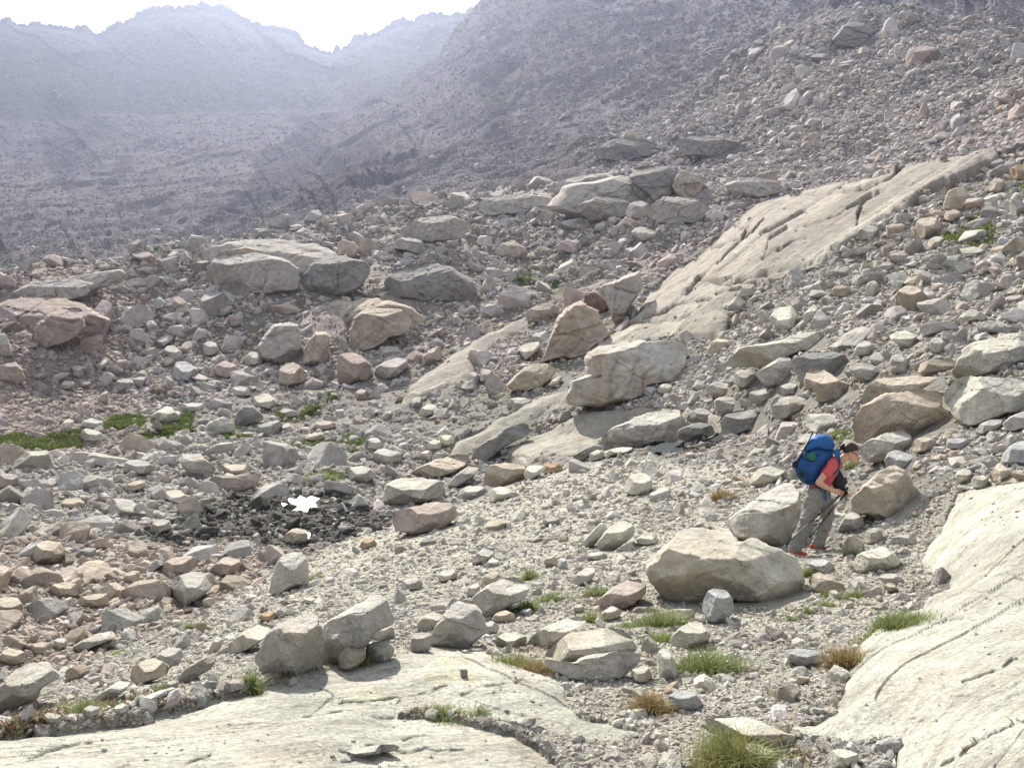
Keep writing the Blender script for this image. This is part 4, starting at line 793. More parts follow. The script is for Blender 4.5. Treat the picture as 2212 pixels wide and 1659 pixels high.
3|o|.35|orange-stained boulder cut by the right edge|2115,1120 2130,1085 2170,1060 2240,1070 2260,1140 2212,1175 2150,1165
3|c|.55|pale tilted table-shaped stone on the upper right scree|1608,905 1650,865 1700,838 1752,850 1740,885 1690,915 1640,920
3|c|.55|long flat pale stone under the light blue triangle|1730,1635 1770,1595 1860,1590 1980,1605 2030,1625 1980,1650 1850,1665 1760,1660
2|g|.30|biggest smooth grey boulder below the upper cracked outcrop|1848,1385 1865,1325 1900,1305 1950,1292 1995,1320 2012,1360 1985,1400 1930,1425 1870,1418
2|g|.50|pale grey stone on the ridge of rubble, upper middle|958,1285 970,1250 1010,1235 1055,1245 1052,1285 1000,1298
2|g|.45|round grey boulder left of the biggest smooth one|1640,1485 1652,1448 1690,1432 1728,1450 1730,1488 1690,1505
2|g|.45|round lilac boulder between the smooth grey ones|1720,1440 1735,1408 1775,1395 1812,1425 1800,1458 1750,1470
2|c|.45|pale block pair below the biggest smooth grey boulder|1878,1500 1910,1470 1960,1462 2010,1490 2080,1510 2085,1545 2020,1560 1940,1558
2|d|.25|lens-shaped outcrop crossed by cracks in the upper middle|1570,1235 1620,1185 1720,1155 1840,1160 1870,1200 1850,1260 1770,1312 1700,1300 1630,1270
2|d|.20|dark cracked outcrop right of the lens-shaped one|1860,1130 1930,1080 2040,1072 2150,1085 2220,1110 2225,1200 2150,1260 2080,1340 2020,1320 2000,1280 1930,1220 1880,1180
0|g|.25|large bedrock knoll outcrop behind the broad cracked face on the left hillside|405,592 430,545 500,522 600,512 680,525 735,550 750,590 765,630 740,662 640,668 560,668 480,655 430,635
0|w|.22|wide fractured knoll outcrop at the centre left, below the dark dome|585,725 640,682 720,652 800,642 880,652 930,690 905,735 860,772 800,792 740,792 680,788 620,765
0|p|.25|long pinkish knoll outcrop at the far left edge|-60,700 0,650 90,640 190,655 235,690 225,740 170,790 90,815 0,820 -60,800
0|g|.22|broad broken knoll outcrop in the upper centre behind the cracked ones|1180,450 1220,405 1320,382 1440,378 1540,392 1590,425 1570,470 1480,495 1380,498 1270,490
0|g|.22|broad cracked grey outcrop face below the warm banded one on the left hillside|440,580 470,552 540,545 620,560 652,590 640,625 590,640 520,636 460,622
0|d|.20|craggy outcrop between the warm banded and the dark domed ones|640,605 680,562 740,550 792,565 800,600 760,640 700,648 650,635
0|g|.16|grey fractured outcrop left of the cracked warm outcrop face|556,745 590,702 640,690 652,730 645,780 600,792 562,778
0|g|.30|low broken outcrop at the far left above the pink layered one|-10,648 60,612 150,600 205,612 190,640 100,660 20,668
0|g|.30|long low outcrop along the ridge in the upper centre|1000,458 1040,432 1120,418 1190,425 1202,445 1130,462 1050,470
0|g|.28|small stepped outcrop left of the lens-shaped one|1180,408 1230,385 1300,375 1352,382 1340,410 1260,425 1200,425
0|d|.25|rough outcrop bump in rubble below the stepped one, upper centre|1240,448 1290,425 1350,430 1382,455 1340,480 1270,476
0|g|.25|fractured outcrop under the dark cracked one, upper centre|1395,448 1440,425 1500,428 1540,450 1500,482 1430,484 1398,468
0|g|.30|flat outcrop shelf just above the crest of the sunlit slab|1560,400 1610,382 1680,390 1702,410 1650,430 1580,425
0|g|.28|rounded outcrop shelf on the ridge left of the upper centre|860,502 900,472 970,465 1022,485 1000,515 930,526 880,522
0|d|.20|dark domed outcrop on the skyline hump at upper right|1795,88 1820,55 1850,45 1885,60 1906,90 1860,106 1810,102
0|d|.25|dark ledge outcrop in the talus of the upper right slope|1450,305 1520,290 1600,305 1622,330 1560,346 1480,336
0|d|.25|dark ledge outcrop at the left foot of the upper right slope|1280,325 1330,300 1400,305 1412,335 1350,352 1290,346
0|w|.30|rust-sided boulder standing alone left of the upper outcrops|1070,548 1082,528 1108,518 1135,535 1142,552 1125,564 1095,562
4|w|.12|cracked warm outcrop face left above the warm cube block|1945,745 1955,650 1985,585 2040,525 2100,520 2132,560 2120,650 2108,740 2040,755 1980,752
4|w|.14|warm banded outcrop on the left hillside's crest|1400,100 1410,30 1450,0 1560,-20 1700,-30 1790,-15 1800,50 1760,105 1640,115 1500,110
4|p|.20|broad pink layered outcrop at the far left hillside|215,690 215,560 230,480 300,420 380,385 480,370 540,400 548,500 500,560 400,610 300,640 250,690
4|p|.20|cracked pink outcrop below the broad layered one|-20,860 -10,760 40,735 100,722 150,770 165,830 150,868 60,872
4|g|.35|long grey rock shelf below the left skyline|300,235 380,195 500,165 640,140 780,125 815,150 780,200 700,235 600,270 500,285 380,300 320,290
4|g|.16|dark upright outcrop at the left edge|-30,690 -25,560 0,535 35,540 70,620 85,690 40,700
4|g|.45|flat-faced grey boulder on the rubble left of the cracked warm face|1470,920 1500,885 1550,875 1600,890 1625,925 1600,945 1530,948
2|w|.16|rounded outcrop hump left of the dark domed one|-20,1659 -10,1560 30,1545 90,1560 130,1600 100,1659 40,1690
2|g|.20|dark domed outcrop on the crest of the left hillside|340,1600 360,1555 410,1535 480,1532 540,1560 565,1610 550,1650 480,1640 420,1615
7|g|.45|low grey boulder right of the round grey rim stone|440,930 460,880 520,840 620,790 740,770 760,800 680,850 600,880 520,930
7|c|.50|pale stone on the gravel rim left of the tall grey block|1540,560 1570,540 1640,530 1690,540 1660,560 1590,575
7|c|.50|flat pale stone right above the brown boulder on the gravel slope|1930,590 1970,560 2040,548 2055,575 2020,600 1960,605
7|o|.45|brownish orange stone above the double boulder|1660,690 1700,655 1770,645 1785,680 1740,720 1690,715
8|g|.45|pale grey boulder on the gravel above the double boulder|390,480 430,440 500,425 540,460 530,505 460,520 410,515
8|c|.45|pale boulder left of the warm angular block|630,430 660,390 720,378 765,400 750,440 690,465 645,455
8|g|.40|grey stone left of the warm angular block's base|815,545 830,490 880,462 910,480 905,530 860,560
8|g|.45|pale rounded stone between two grass tufts under the middle slope|1500,450 1540,400 1600,360 1650,370 1650,420 1600,470 1530,490
""".strip().splitlines()
TINT = {'g': (0.49, 0.47, 0.425), 'w': (0.49, 0.43, 0.35), 'p': (0.44, 0.375, 0.335), 'd': (0.30, 0.295, 0.28), 'o': (0.45, 0.32, 0.22), 'c': (0.58, 0.555, 0.475), 'b': (0.46, 0.47, 0.465), 'r': (0.21, 0.13, 0.10)}
M_rock = rock_material('granite', scale=1.3, bump=0.9)
M_rock_near = rock_material('granite_near', scale=4.5, bump=1.0)
OCC = np.zeros((1659 // 3 + 1, 2212 // 3 + 1), bool)      # where big stones already stand (for spacing only)
gx, gy = np.meshgrid((np.arange(OCC.shape[1]) + .5) * 3, (np.arange(OCC.shape[0]) + .5) * 3)

def smin(a, b, k):
    h = np.clip(0.5 + 0.5 * (b - a) / k, 0, 1)
    return b * (1 - h) + a * h - k * h * (1 - h)

def hero_rock(poly, e, rng, outcrop=False):
    cx, y1, y0 = poly[:, 0].mean(), poly[:, 1].max(), poly[:, 1].min()
    wpx, hpx = np.ptp(poly[:, 0]), y1 - y0
    ib = np.argmax(poly[:, 1])
    h1 = hit(np.clip(cx, -150, 2360), y1 - (0.62 if outcrop == 2 else 0.06) * hpx)
    dep = h1 @ F_
    h, wd = hpx / FOC * dep, wpx / FOC * dep
    W = min(2.4 * e * h, 1.1 * max(wd, h)) if not outcrop else 0.55 * h
    W = max(W, 0.38 * min(wd, h))
    dep = dep + 0.75 * W
    k = dep / FOC
    # corner softening
    P = poly
    Q = np.empty((2 * len(P), 2)); Pn = np.roll(P, -1, 0)
    cs = .08 if outcrop else .16; Q[0::2] = (1 - cs) * P + cs * Pn; Q[1::2] = cs * P + (1 - cs) * Pn
    x0, x1 = P[:, 0].min(), P[:, 0].max()
    c = np.array([(x0 + x1) / 2, (y0 + y1) / 2])
    if not inside(P, c[0], c[1]): c = P.mean(0)
    nt_ = int(np.clip(wpx * 1.3, 28, 170)); nr = int(np.clip(max(wpx, hpx) / 3.2, 7, 46))
    th = np.arange(nt_) / nt_ * 2 * math.pi
    dx, dy = np.cos(th), np.sin(th)
    Rr = np.zeros(nt_)
    A = Q; B = np.roll(Q, -1, 0)
    for i in range(len(A)):
        ex, ey = B[i] - A[i]; ax, ay = A[i] - c
        det = dx * (-ey) + dy * ex
        det = np.where(np.abs(det) < 1e-9, 1e-9, det)
        t_ = (ax * (-ey) + ay * ex) / det
        s = (dx * ay - dy * ax) / det
        Rr = np.maximum(Rr, np.where((s >= 0) & (s <= 1) & (t_ > 0), t_, 0))
    Rr = np.where(Rr <= 0, np.median(Rr), Rr)
    sd = int(rng.integers(1, 9999))
    ko = 1.7 if outcrop else (1.5 if wpx > 120 else 1.0)
    cth, sth = np.cos(th), np.sin(th); Rr = Rr * (1 + ko * (0.035 * noise2(cth * 3 + 9, sth * 3 + 9, sd) + 0.022 * noise2(cth * 8 + 4, sth * 8 + 4, sd) + 0.012 * noise2(cth * 20 + 4, sth * 20 + 4, sd)))
    r = np.sin(np.linspace(0, 1, nr + 1)[1:] * math.pi / 2)         # denser near the rim
    rr = r[:, None] * np.ones(nt_)
    u = c[0] + rr * Rr * dx; v = c[1] + rr * Rr * dy                 # layout units
    um, vm = (u - c[0]) * k, (c[1] - v) * k                            # metres, v up
    top = (c[1] - y0) * k; ridge = top - e * h + rng.uniform(-.22, .22) * um
    front = W + (ridge - vm) * rng.uniform(-0.12, 0.22)
    topf = W - (vm - ridge) * (W / (e * h)) * 1.05
    kk = 0.045 * W
    Fz = smin(front, topf, kk)
    # side facets and broken corners
    for s_, rngs in (() if outcrop else ((1, (0.45, 0.95)), (-1, (0.45, 0.95)))):
        a_ = rng.uniform(0.5, 1.5) * W / (wd * 0.5); off = rng.uniform(*rngs)
        Fz = smin(Fz, W * 1.02 - a_ * (s_ * um + rng.uniform(-.4, .4) * vm - off * wd * 0.22), kk)
    for _ in range(5 if outcrop else (4 if wpx < 60 else 10)):
        a_ = rng.uniform(0, 2 * math.pi); n = np.array([math.cos(a_), math.sin(a_)]); sl = rng.uniform(0.3, 1.3) * W / (0.5 * min(wd, h))
        Fz = smin(Fz, W * rng.uniform(0.86, 1.04) - sl * ((um * n[0] + vm * n[1]) - rng.uniform(0.12, 0.36) * (wd * abs(n[0]) + h * abs(n[1]))), kk * (0.4 if wpx < 120 else .2))
    rim = np.sqrt(np.clip(1 - rr ** (6 if outcrop else 4), 0, 1))
    Fz = smin(Fz, W * 1.25 * rim + 0 * Fz, 0.04 * W) * (rr < 1) + 0
    Fz = np.maximum(Fz, -0.02 * W) * (rr < 0.9999)
    Bz = -W * 1.1 * np.sqrt(np.clip(1 - rr ** 2, 0, 1))
    base = ray(c[0], c[1]); base = base / (base @ F_)
    def world(uu, vv, ww):
        q = F_ + ((uu - CX) / FOC)[..., None] * R_ + ((CY - vv) / FOC)[..., None] * U_
        return q * dep - (q / np.linalg.norm(q, axis=-1, keepdims=True)) * ww[..., None]
    Fp = world(u, v, Fz); Bp = world(u[:-1], v[:-1], Bz[:-1])
    f0 = Fz[0].mean()
    cf = world(np.array([c[0]]), np.array([c[1]]), np.array([f0])); cb = world(np.array([c[0]]), np.array([c[1]]), np.array([-W * 1.1]))
    V = np.vstack([Fp.reshape(-1, 3), Bp.reshape(-1, 3), cf, cb])
    # surface breakup: broad undulation, chips and ledges along a grain
    s = min(wd, h); p = V / s
    toward = -V / np.linalg.norm(V, axis=1, keepdims=True)
    ca = rng.uniform(0, math.pi); g = p @ np.array([math.cos(ca) * .4, math.sin(ca) * .3, 0.9]) * rng.uniform(2.5, 5)
    led = np.floor(g + 0.8 * fbm3(p * 1.3, sd)) ; led = (noise3(led * 3.1, led * 0, led * 0, sd))
    nn = 0.045 * fbm3(p * 2.2, sd + 3, 3) + (0.036 if wpx < 120 else .05) * fbm3(p * 7, sd + 5, 3) + 0.012 * fbm3(p * 24, sd + 6, 2) + 0.034 * led
    cell = 1 - np.abs(fbm3(p * 1.7, sd + 9, 2)) * 9; nn -= (0.05 if outcrop else 0.02) * np.clip(cell, 0, 1) ** 2
    nn[-1] = 0
    if outcrop or wpx > 150:
        for q_ in range(2 if outcrop else 1):
            aa = rng.uniform(0.2, 1.2) + 1.5 * q_; l = p @ (R_ * math.cos(aa) + U_ * math.sin(aa)) * rng.uniform(1.2, 2.6) + 1.3 * fbm3(p * 1.2, sd + q_) + 0.35 * fbm3(p * 4, sd + q_ + 7)
            nn -= 0.022 * np.exp(-((l - np.round(l)) / 0.05) ** 2)
    rimf = np.concatenate([np.clip(1 - rr ** 6, 0.1, 1).ravel(), np.ones((nr - 1) * nt_), [1, 1]])
    V = V + toward * (nn * s * rimf)[:, None]
    # faces
    F = []
    idx = lambda a, b: a * nt_ + (b % nt_)
    i = np.arange(nt_); a = np.arange(nr - 1)[:, None]
    q = np.stack([a * nt_ + i, (a + 1) * nt_ + i, (a + 1) * nt_ + (i + 1) % nt_, a * nt_ + (i + 1) % nt_], -1).reshape(-1, 4)
    nF = nr * nt_
    qb = np.stack([nF + a[:-1] * nt_ + i, nF + a[:-1] * nt_ + (i + 1) % nt_, nF + (a[:-1] + 1) * nt_ + (i + 1) % nt_, nF + (a[:-1] + 1) * nt_ + i], -1).reshape(-1, 4) if nr > 2 else np.zeros((0, 4), int)
    rim_i = (nr - 1) * nt_ + i; rb = nF + (nr - 2) * nt_ + i
    qc = np.stack([rim_i, rb, nF + (nr - 2) * nt_ + (i + 1) % nt_, (nr - 1) * nt_ + (i + 1) % nt_], -1)
    nC = len(V) - 2
    tf = np.stack([np.full(nt_, nC), i, (i + 1) % nt_], -1); tb = np.stack([np.full(nt_, nC + 1), nF + (i + 1) % nt_, nF + i], -1)
    return V, [np.vstack([q, qb, qc]), np.vstack([tf, tb])], h1, W, dep

hrng = np.random.default_rng(11)
n_hero = 0; SK = []; NAMED = []
for line in HERO:
    k, tn, e, label, s = line.split('|')
    poly = pts(int(k), s)
    out = ('outcrop' in label or 'outcrop' in label or 'cliff face' in label or 'rock fin' in label or 'rust-red patch' in label or 'rock shelf' in label) and 'below the square' not in label and 'toward the square' not in label and 'below the upper cracked' not in label and 'square-cut outcrop' not in label.replace('great square-cut outcrop', '')
    if 'great square' in label: out = True
    if 'knoll outcrop' in label: out = 2
    V, Fc, h1, W, dep = hero_rock(poly, float(e), hrng, out)
    o3 = V.mean(0)
    base = np.array(TINT[tn]) * hrng.uniform(0.92, 1.08)
    if dep > 60: base = base * 0.88 * np.array([1.0, .97, .99])
    c = np.tile(base, (len(V), 1))
    st = fbm3(V / max(W, .1) * 0.9, int(hrng.integers(999)), 3)
    warm = sstep(0.15, 0.55, st)[:, None]
    c = c * (1 - 0.35 * warm) + 0.35 * warm * np.array([0.42, 0.33, 0.24])
    if 'rust' in label and tn != 'r':
        q = sstep(0.15, 0.5, fbm3(V / max(W, .1) * 0.6 + 3, 77, 2))[:, None]; c = c * (1 - 0.5 * q) + 0.5 * q * np.array([0.38, 0.22, 0.12])
    small = np.ptp(poly[:, 0]) < 60
    name = 'rock_outcrop' if out else ('boulder' if W > 0.22 or dep > 13 else 'stone')
    me = new_mesh(name, V - o3, Fc, c); me.set_sharp_from_angle(angle=RAD(28))
    o = link(name, me, M_rock_near if dep < 14 else M_rock, label=label, category=('rock outcrop' if out else name))
    o.location = o3
    n_hero += 1
    NAMED.append(((poly.min(0) + poly.max(0)) / 2, (poly.max(0) - poly.min(0)) / 2, label))
    if dep < 260:
        bx0, bx1, byb = poly[:, 0].min(), poly[:, 0].max(), poly[:, 1].max()
        hh_ = byb - poly[:, 1].min(); yc_ = (byb + poly[:, 1].min()) / 2
        ns = int(np.clip((bx1 - bx0) / 4.2, 4, 60))
        Pn_ = np.roll(poly, -1, 0)
        for _ in range(ns):
            e_ = hrng.integers(len(poly)); s_ = hrng.random(); q_ = poly[e_] * (1 - s_) + Pn_[e_] * s_
            if q_[1] < yc_ + 0.18 * hh_ or not (0 < q_[0] < 2212 and q_[1] < 1650): continue
            sz_ = float(np.clip(hrng.lognormal(math.log(5.5), .5), 2.5, 0.30 * hh_))
            if bx1 - bx0 > 100: sz_ = min(sz_ * 1.5, 22)
            SK.append((q_[0] + hrng.normal(0, 2), q_[1] + hrng.uniform(-1.5, 3.0) , sz_, dep))
    if out != 2: OCC |= inside(poly, gx, gy)
HEROCC = OCC.copy()
print('HERO', n_hero)

# ------------------------------------------------------------ loose stones of every size
def ico(sub):
    bm = bmesh.new(); bmesh.ops.create_icosphere(bm, subdivisions=sub, radius=1)
    v = np.array([q.co[:] for q in bm.verts]); f = np.array([[x.index for x in g.verts] for g in bm.faces]); bm.free()
    return v, f
def proto(sub, rng, soft=12, nplane=11, noise=0.05):
    v, f = ico(sub); v = v / np.linalg.norm(v, axis=1, keepdims=True)
    n = rng.normal(size=(nplane, 3)); n /= np.linalg.norm(n, axis=1, keepdims=True)
    n = np.vstack([n, [[0, 0, 1], [0, 0, -1], [1, 0, 0], [-1, 0, 0], [0, 1, 0], [0, -1, 0]] + rng.normal(size=(6, 3)) * 0.25])
    n /= np.linalg.norm(n, axis=1, keepdims=True)
    d = rng.uniform(0.62, 1.0, len(n))
    q = np.maximum(v @ n.T, 0) / d
    r = (q ** soft).sum(1) ** (-1 / soft)
    if noise: r = r * (1 + noise * fbm3(v * 2.3 + rng.uniform(0, 50), 5, 3))
    p = v * r[:, None] * np.array([1, rng.uniform(.62, .95), rng.uniform(.42, .8)])
    return p, f
prng = np.random.default_rng(5)
LOD = {0: [proto(1, prng, 26, 7, 0) for _ in range(14)], 1: [proto(2, prng, 34, 7, .03) for _ in range(22)], 2: [proto(3, prng, 44, 8, .04) for _ in range(20)], 3: [proto(4, prng, 50, 9, .05) for _ in range(14)], 4: [proto(5, prng, 60, 10, .06) for _ in range(8)]}
def rot_mats(rng, n, tilt=0.55):
    a = rng.uniform(0, 2 * math.pi, n); b = rng.normal(0, tilt, n); c = rng.normal(0, tilt, n)
    ca, sa, cb, sb, cc, sc = np.cos(a), np.sin(a), np.cos(b), np.sin(b), np.cos(c), np.sin(c)
    o, z = np.ones(n), np.zeros(n)
    Rz = np.stack([ca, -sa, z, sa, ca, z, z, z, o], -1).reshape(-1, 3, 3)
    Rx = np.stack([o, z, z, z, cb, -sb, z, sb, cb], -1).reshape(-1, 3, 3)
    Ry = np.stack([cc, z, sc, z, o, z, -sc, z, cc], -1).reshape(-1, 3, 3)
    return Rx @ Ry @ Rz

# zone cover, per size class (sizes in layout units across)
SZ = [62, 42, 27, 17, 11, 7.2, 4.8, 3.4]
lowg = np.zeros_like(D)
cover = {}
far_t = sstep(120, 200, D)
rightT = sstep(1250, 1500, PX) * sstep(95, 130, D) * (1 - sstep(380, 600, D))
midz = (D > 38) & (D <= 200)
cl = 0.5 + 0.5 * fbm2(X / 14, Y / 14, 91)           # bouldery patches
cl2 = 0.5 + 0.5 * fbm2(X / 4, Y / 4, 92)
dens = np.zeros((len(SZ), NR, NA), np.float32)
def setz(mask, vals, mod=None):
    for i, vv in enumerate(vals):
        x = vv * (mod if mod is not None else 1)
        dens[i] = dens[i] * (1 - mask) + x * mask
one = np.ones_like(D)
bould = 0.45 + 1.1 * sstep(0.35, 0.65, cl)
setz(one, [0.16, .38, .50, .54, .52, .46, .30, .15], bould)                     # mid hills
farw = sstep(170, 230, D)
setz(farw, [0, 0, 0, .01, .06, .16, .28, .26], 0.35 + 1.2 * sstep(0.35, .7, cl))
setz(sstep(360, 430, D) * (1 - sstep(850, 1150, PX)), [0, 0, 0, 0, 0.004, 0.03, .14, .24], 0.3 + 1.2 * sstep(.3, .7, cl))
setz(sstep(1000, 1180, D), [0] * 6 + [.03, .08])
poolm = sdist(pts(0, '598,1092 612,1078 640,1072 668,1070 694,1074 690,1090 676,1100 668,1112 640,1118 618,1114 604,1106'), 10, 0, 20, 60) > -2
setz(rightT, [0, .02, .09, .22, .42, .55, .5, .3], 0.7 + 0.7 * cl)
setz(leftp, [0, .03, .1, .18, .26, .34, .34, .24])
v_ = sstep(-15, 15, sdist(pts(0, "-200,1200 -200,960 200,975 480,950 700,930 850,960 1000,990 1050,1040 850,1120 640,1060 450,1080 300,1170"), 40, 12, 20, 70))
setz(v_, [.8, .85, .85, .7, .55, .4, .2, .0])
setz(pk_w, [.7, .85, .9, .75, .5, .35, .15, 0])
setz(wt_w, [.03, .12, .3, .5, .55, .45, .2, 0])
rb = sstep(-12, 12, sdist(pts(0, "1540,920 1560,780 1680,700 1900,660 2250,600 2250,1000 2100,1040 1900,1000 1700,1010 1560,960"), 30, 8, 10, 60))
setz(rb, [.4, .7, .8, .7, .5, .4, .25, .1])
setz(gr_w * (1 - wt_w), [.04, .14, .22, .28, .32, .34, .36, .24], 0.4 + 1.2 * cl2)
neargr = gr_w * (D < 9.5)
setz(neargr, [0, .08, .20, .30, .36, .42, .45, .30], 0.4 + 1.1 * cl2)
for i in range(len(SZ)):
    dens[i] *= 1 - (0.1 if i >= 4 else .8) * poolm
    dens[i] *= (1 - np.clip(sl_w * (1.03 if i < 5 else 0.975), 0, 1)) * (1 - 0.9 * g_w)
    dens[i] *= 1 - (0.55 if i < 5 else .4) * oc_w
srng = np.random.default_rng(3)
dpy = np.zeros_like(D); dpy[1:] = np.clip(PY[:-1] - PY[1:], 0, 12)
cellpx = dpy * STEP * (VIS & front_m) * ((PX > -60) & (PX < 2272) & (PY > -30) & (PY < 1700))
cellpx[:, NF - 1:] = 0
hx = Z * 0
occ_small = lambda x, y: HEROCC[np.clip((y / 3).astype(int), 0, OCC.shape[0] - 1), np.clip((x / 3).astype(int), 0, OCC.shape[1] - 1)]
big = []      # (px, py, size, pos, ...)
batches = []
flat_idx = np.arange(NR * NA)
hikerbox = pts(0, "1690,930 1870,930 1870,1215 1690,1215")
for ci, s0 in enumerate(SZ):
    lamn = dens[ci] * cellpx / (0.62 * s0 * s0)
    p = lamn.ravel(); tot = p.sum()
    n = int(tot)
    if n == 0: continue
    cdf = np.cumsum(p) / tot
    pick = np.searchsorted(cdf, srng.random(n))
    r_, c_ = pick // NA, pick % NA
    fr_, fc_ = srng.random(n), srng.random(n)
    r1 = np.maximum(r_ - 1, 0); c1 = np.minimum(c_ + 1, NF - 1)
    pos = (P3[r_, c_] * (1 - fc_)[:, None] + P3[r_, c1] * fc_[:, None]) * (1 - fr_)[:, None] + (P3[r1, c_] * (1 - fc_)[:, None] + P3[r1, c1] * fc_[:, None]) * fr_[:, None]
    px, py = project(pos)
    sz = s0 * np.exp(srng.normal(0, 0.20, n))
    ok = np.ones(n, bool)
    if s0 > 20:
        for i in np.argsort(-sz):
            x, y, s = px[i], py[i] - sz[i] * 0.2, sz[i]
            a, b = int(max(0, (x - s * .42) / 3)), int(min(OCC.shape[1], (x + s * .42) / 3 + 1))
            c2, d2 = int(max(0, (y - s * .34) / 3)), int(min(OCC.shape[0], (y + s * .34) / 3 + 1))
            if a >= b or c2 >= d2: ok[i] = x < -5 or x > 2215; continue
            if OCC[c2:d2, a:b].mean() > 0.22: ok[i] = False
            else: OCC[c2:d2, a:b] = True
        ok &= ~((px > 1680) & (px < 1830) & (py > 1150) & (py < 1230))
    else:
        ok &= ~occ_small(px, py - sz * 0.3)
        if s0 > 9: ok &= ~((px > 1690) & (px < 1800) & (py > 1180) & (py < 1215))
    dd_ = np.linalg.norm(pos, axis=1)
    batches.append(dict(ci=ci, px=px[ok], py=py[ok], sz=sz[ok], pos=pos[ok], rad=(sz * dd_ / FOC * 0.5)[ok], dist=dd_[ok], pk=pk_w[r_, c_][ok], wt=wt_w[r_, c_][ok], gr=gr_w[r_, c_][ok], lp=leftp[r_, c_][ok], vz=v_[r_, c_][ok], rb=rb[r_, c_][ok], rt=rightT[r_, c_][ok], gz=g_w[r_, c_][ok], fd=sstep(250, 600, D)[r_, c_][ok]))
if SK:
    SK = [s for s in SK if not (1685 < s[0] < 1810 and 1165 < s[1] < 1215)]
    sp = np.array([hit(s[0], s[1]) for s in SK]); ssz = np.array([s[2] for s in SK]); dds = np.linalg.norm(sp, axis=1); zz_ = np.zeros(len(SK)); i_s = np.array([ij(s[0], s[1])[0] for s in SK]).astype(int)
    r_s = np.array([int(np.argmin(np.abs(np.hypot(X[:, i_s[q]], Y[:, i_s[q]]) - np.hypot(*sp[q][:2])))) for q in range(len(SK))])
    batches.append(dict(ci=8, px=np.array([s[0] for s in SK]), py=np.array([s[1] for s in SK]), sz=ssz, pos=sp, rad=ssz * dds / FOC * .5, dist=dds, **{kq: A_[r_s, i_s] for kq, A_ in (('pk', pk_w), ('wt', wt_w), ('gr', gr_w), ('lp', leftp), ('vz', v_), ('rb', rb), ('rt', rightT), ('gz', g_w), ('fd', 0 * Z))}))
def tints(b, rng):
    n = len(b['px'])
    g = np.array([[0.44, 0.418, 0.385]]) * np.ones((n, 1))
    g = g + b['gr'][:, None] * np.array([[.065, .058, .045]])
    wm = (rng.random(n) < 0.16)[:, None]
    g = np.where(wm, np.array([[0.43, 0.375, 0.31]]), g)
    g = g * (1 - b['pk'][:, None] * .85) + b['pk'][:, None] * .85 * np.where(rng.random((n, 1)) < .75, np.array([[0.46, 0.385, 0.32]]), np.array([[.38, .37, .35]]))
    g = g * (1 - b['lp'][:, None] * .5) + b['lp'][:, None] * .5 * np.array([[0.34, 0.27, 0.24]])
    g = g * (1 - .6 * b['fd'][:, None])
    dk = b['wt'] * (rng.random(n) < .82)
    g = g * (1 - dk[:, None]) + dk[:, None] * np.array([[0.075, 0.073, 0.068]])
    g = g * np.exp(rng.normal(0, 0.13, (n, 1))) * np.exp(rng.normal(0, 0.018, (n, 3)))
    orr = (rng.random(n) < 0.004)[:, None]
    g = np.where(orr, np.array([[0.40, 0.32, 0.25]]), g)
    g = g * (1 + sstep(45, 80, b['dist'])[:, None] * (np.array([[1.0, .965, .995]]) - 1)) * (1 + .12 * b['rt'][:, None])  # last factor lightens the upper right stones, haze painted into their tint
    return np.clip(g, 0.02, 0.66)
# the biggest of them stand as boulders of their own, the rest is scree
NB = 317 - n_hero
allb = sorted(((b['sz'][i], k, i) for k, b in enumerate(batches[:4]) for i in range(len(b['px'])) if 0 < b['px'][i] < 2212 and 0 < b['py'][i] < 1659), reverse=True)[:max(NB, 0)]
zone_lab = {
 'pk': ('beige angular boulder among the many in the warm dry boulder field at lower left', 'boulders of the warm field at lower left'),
 'wt': ('dark wet stone in the stream bed among others like it', 'dark wet stream bed boulders'),
 'vz': ('pale grey boulder among many in the valley rubble between stream and grassy band', 'valley rubble boulders'),
 'rb': ('grey granite boulder among many in the boulder field above the hiker', 'boulders of the field above the hiker'),
 'gr': ('light grey boulder half sunk in the pale gravel slope left of the hiker', 'boulders sunk in the gravel slope'),
 'rt': ('lilac grey boulder in the blocky talus on the upper right mountainside', 'talus boulders of the upper right'),
 'lh': ('weathered grey boulder on the mossy hillside beyond the grassy band', 'boulders of the far hillside'),
 'cr': ('small grey boulder on the scree around the big sunlit slab', 'boulders around the sunlit slab')}
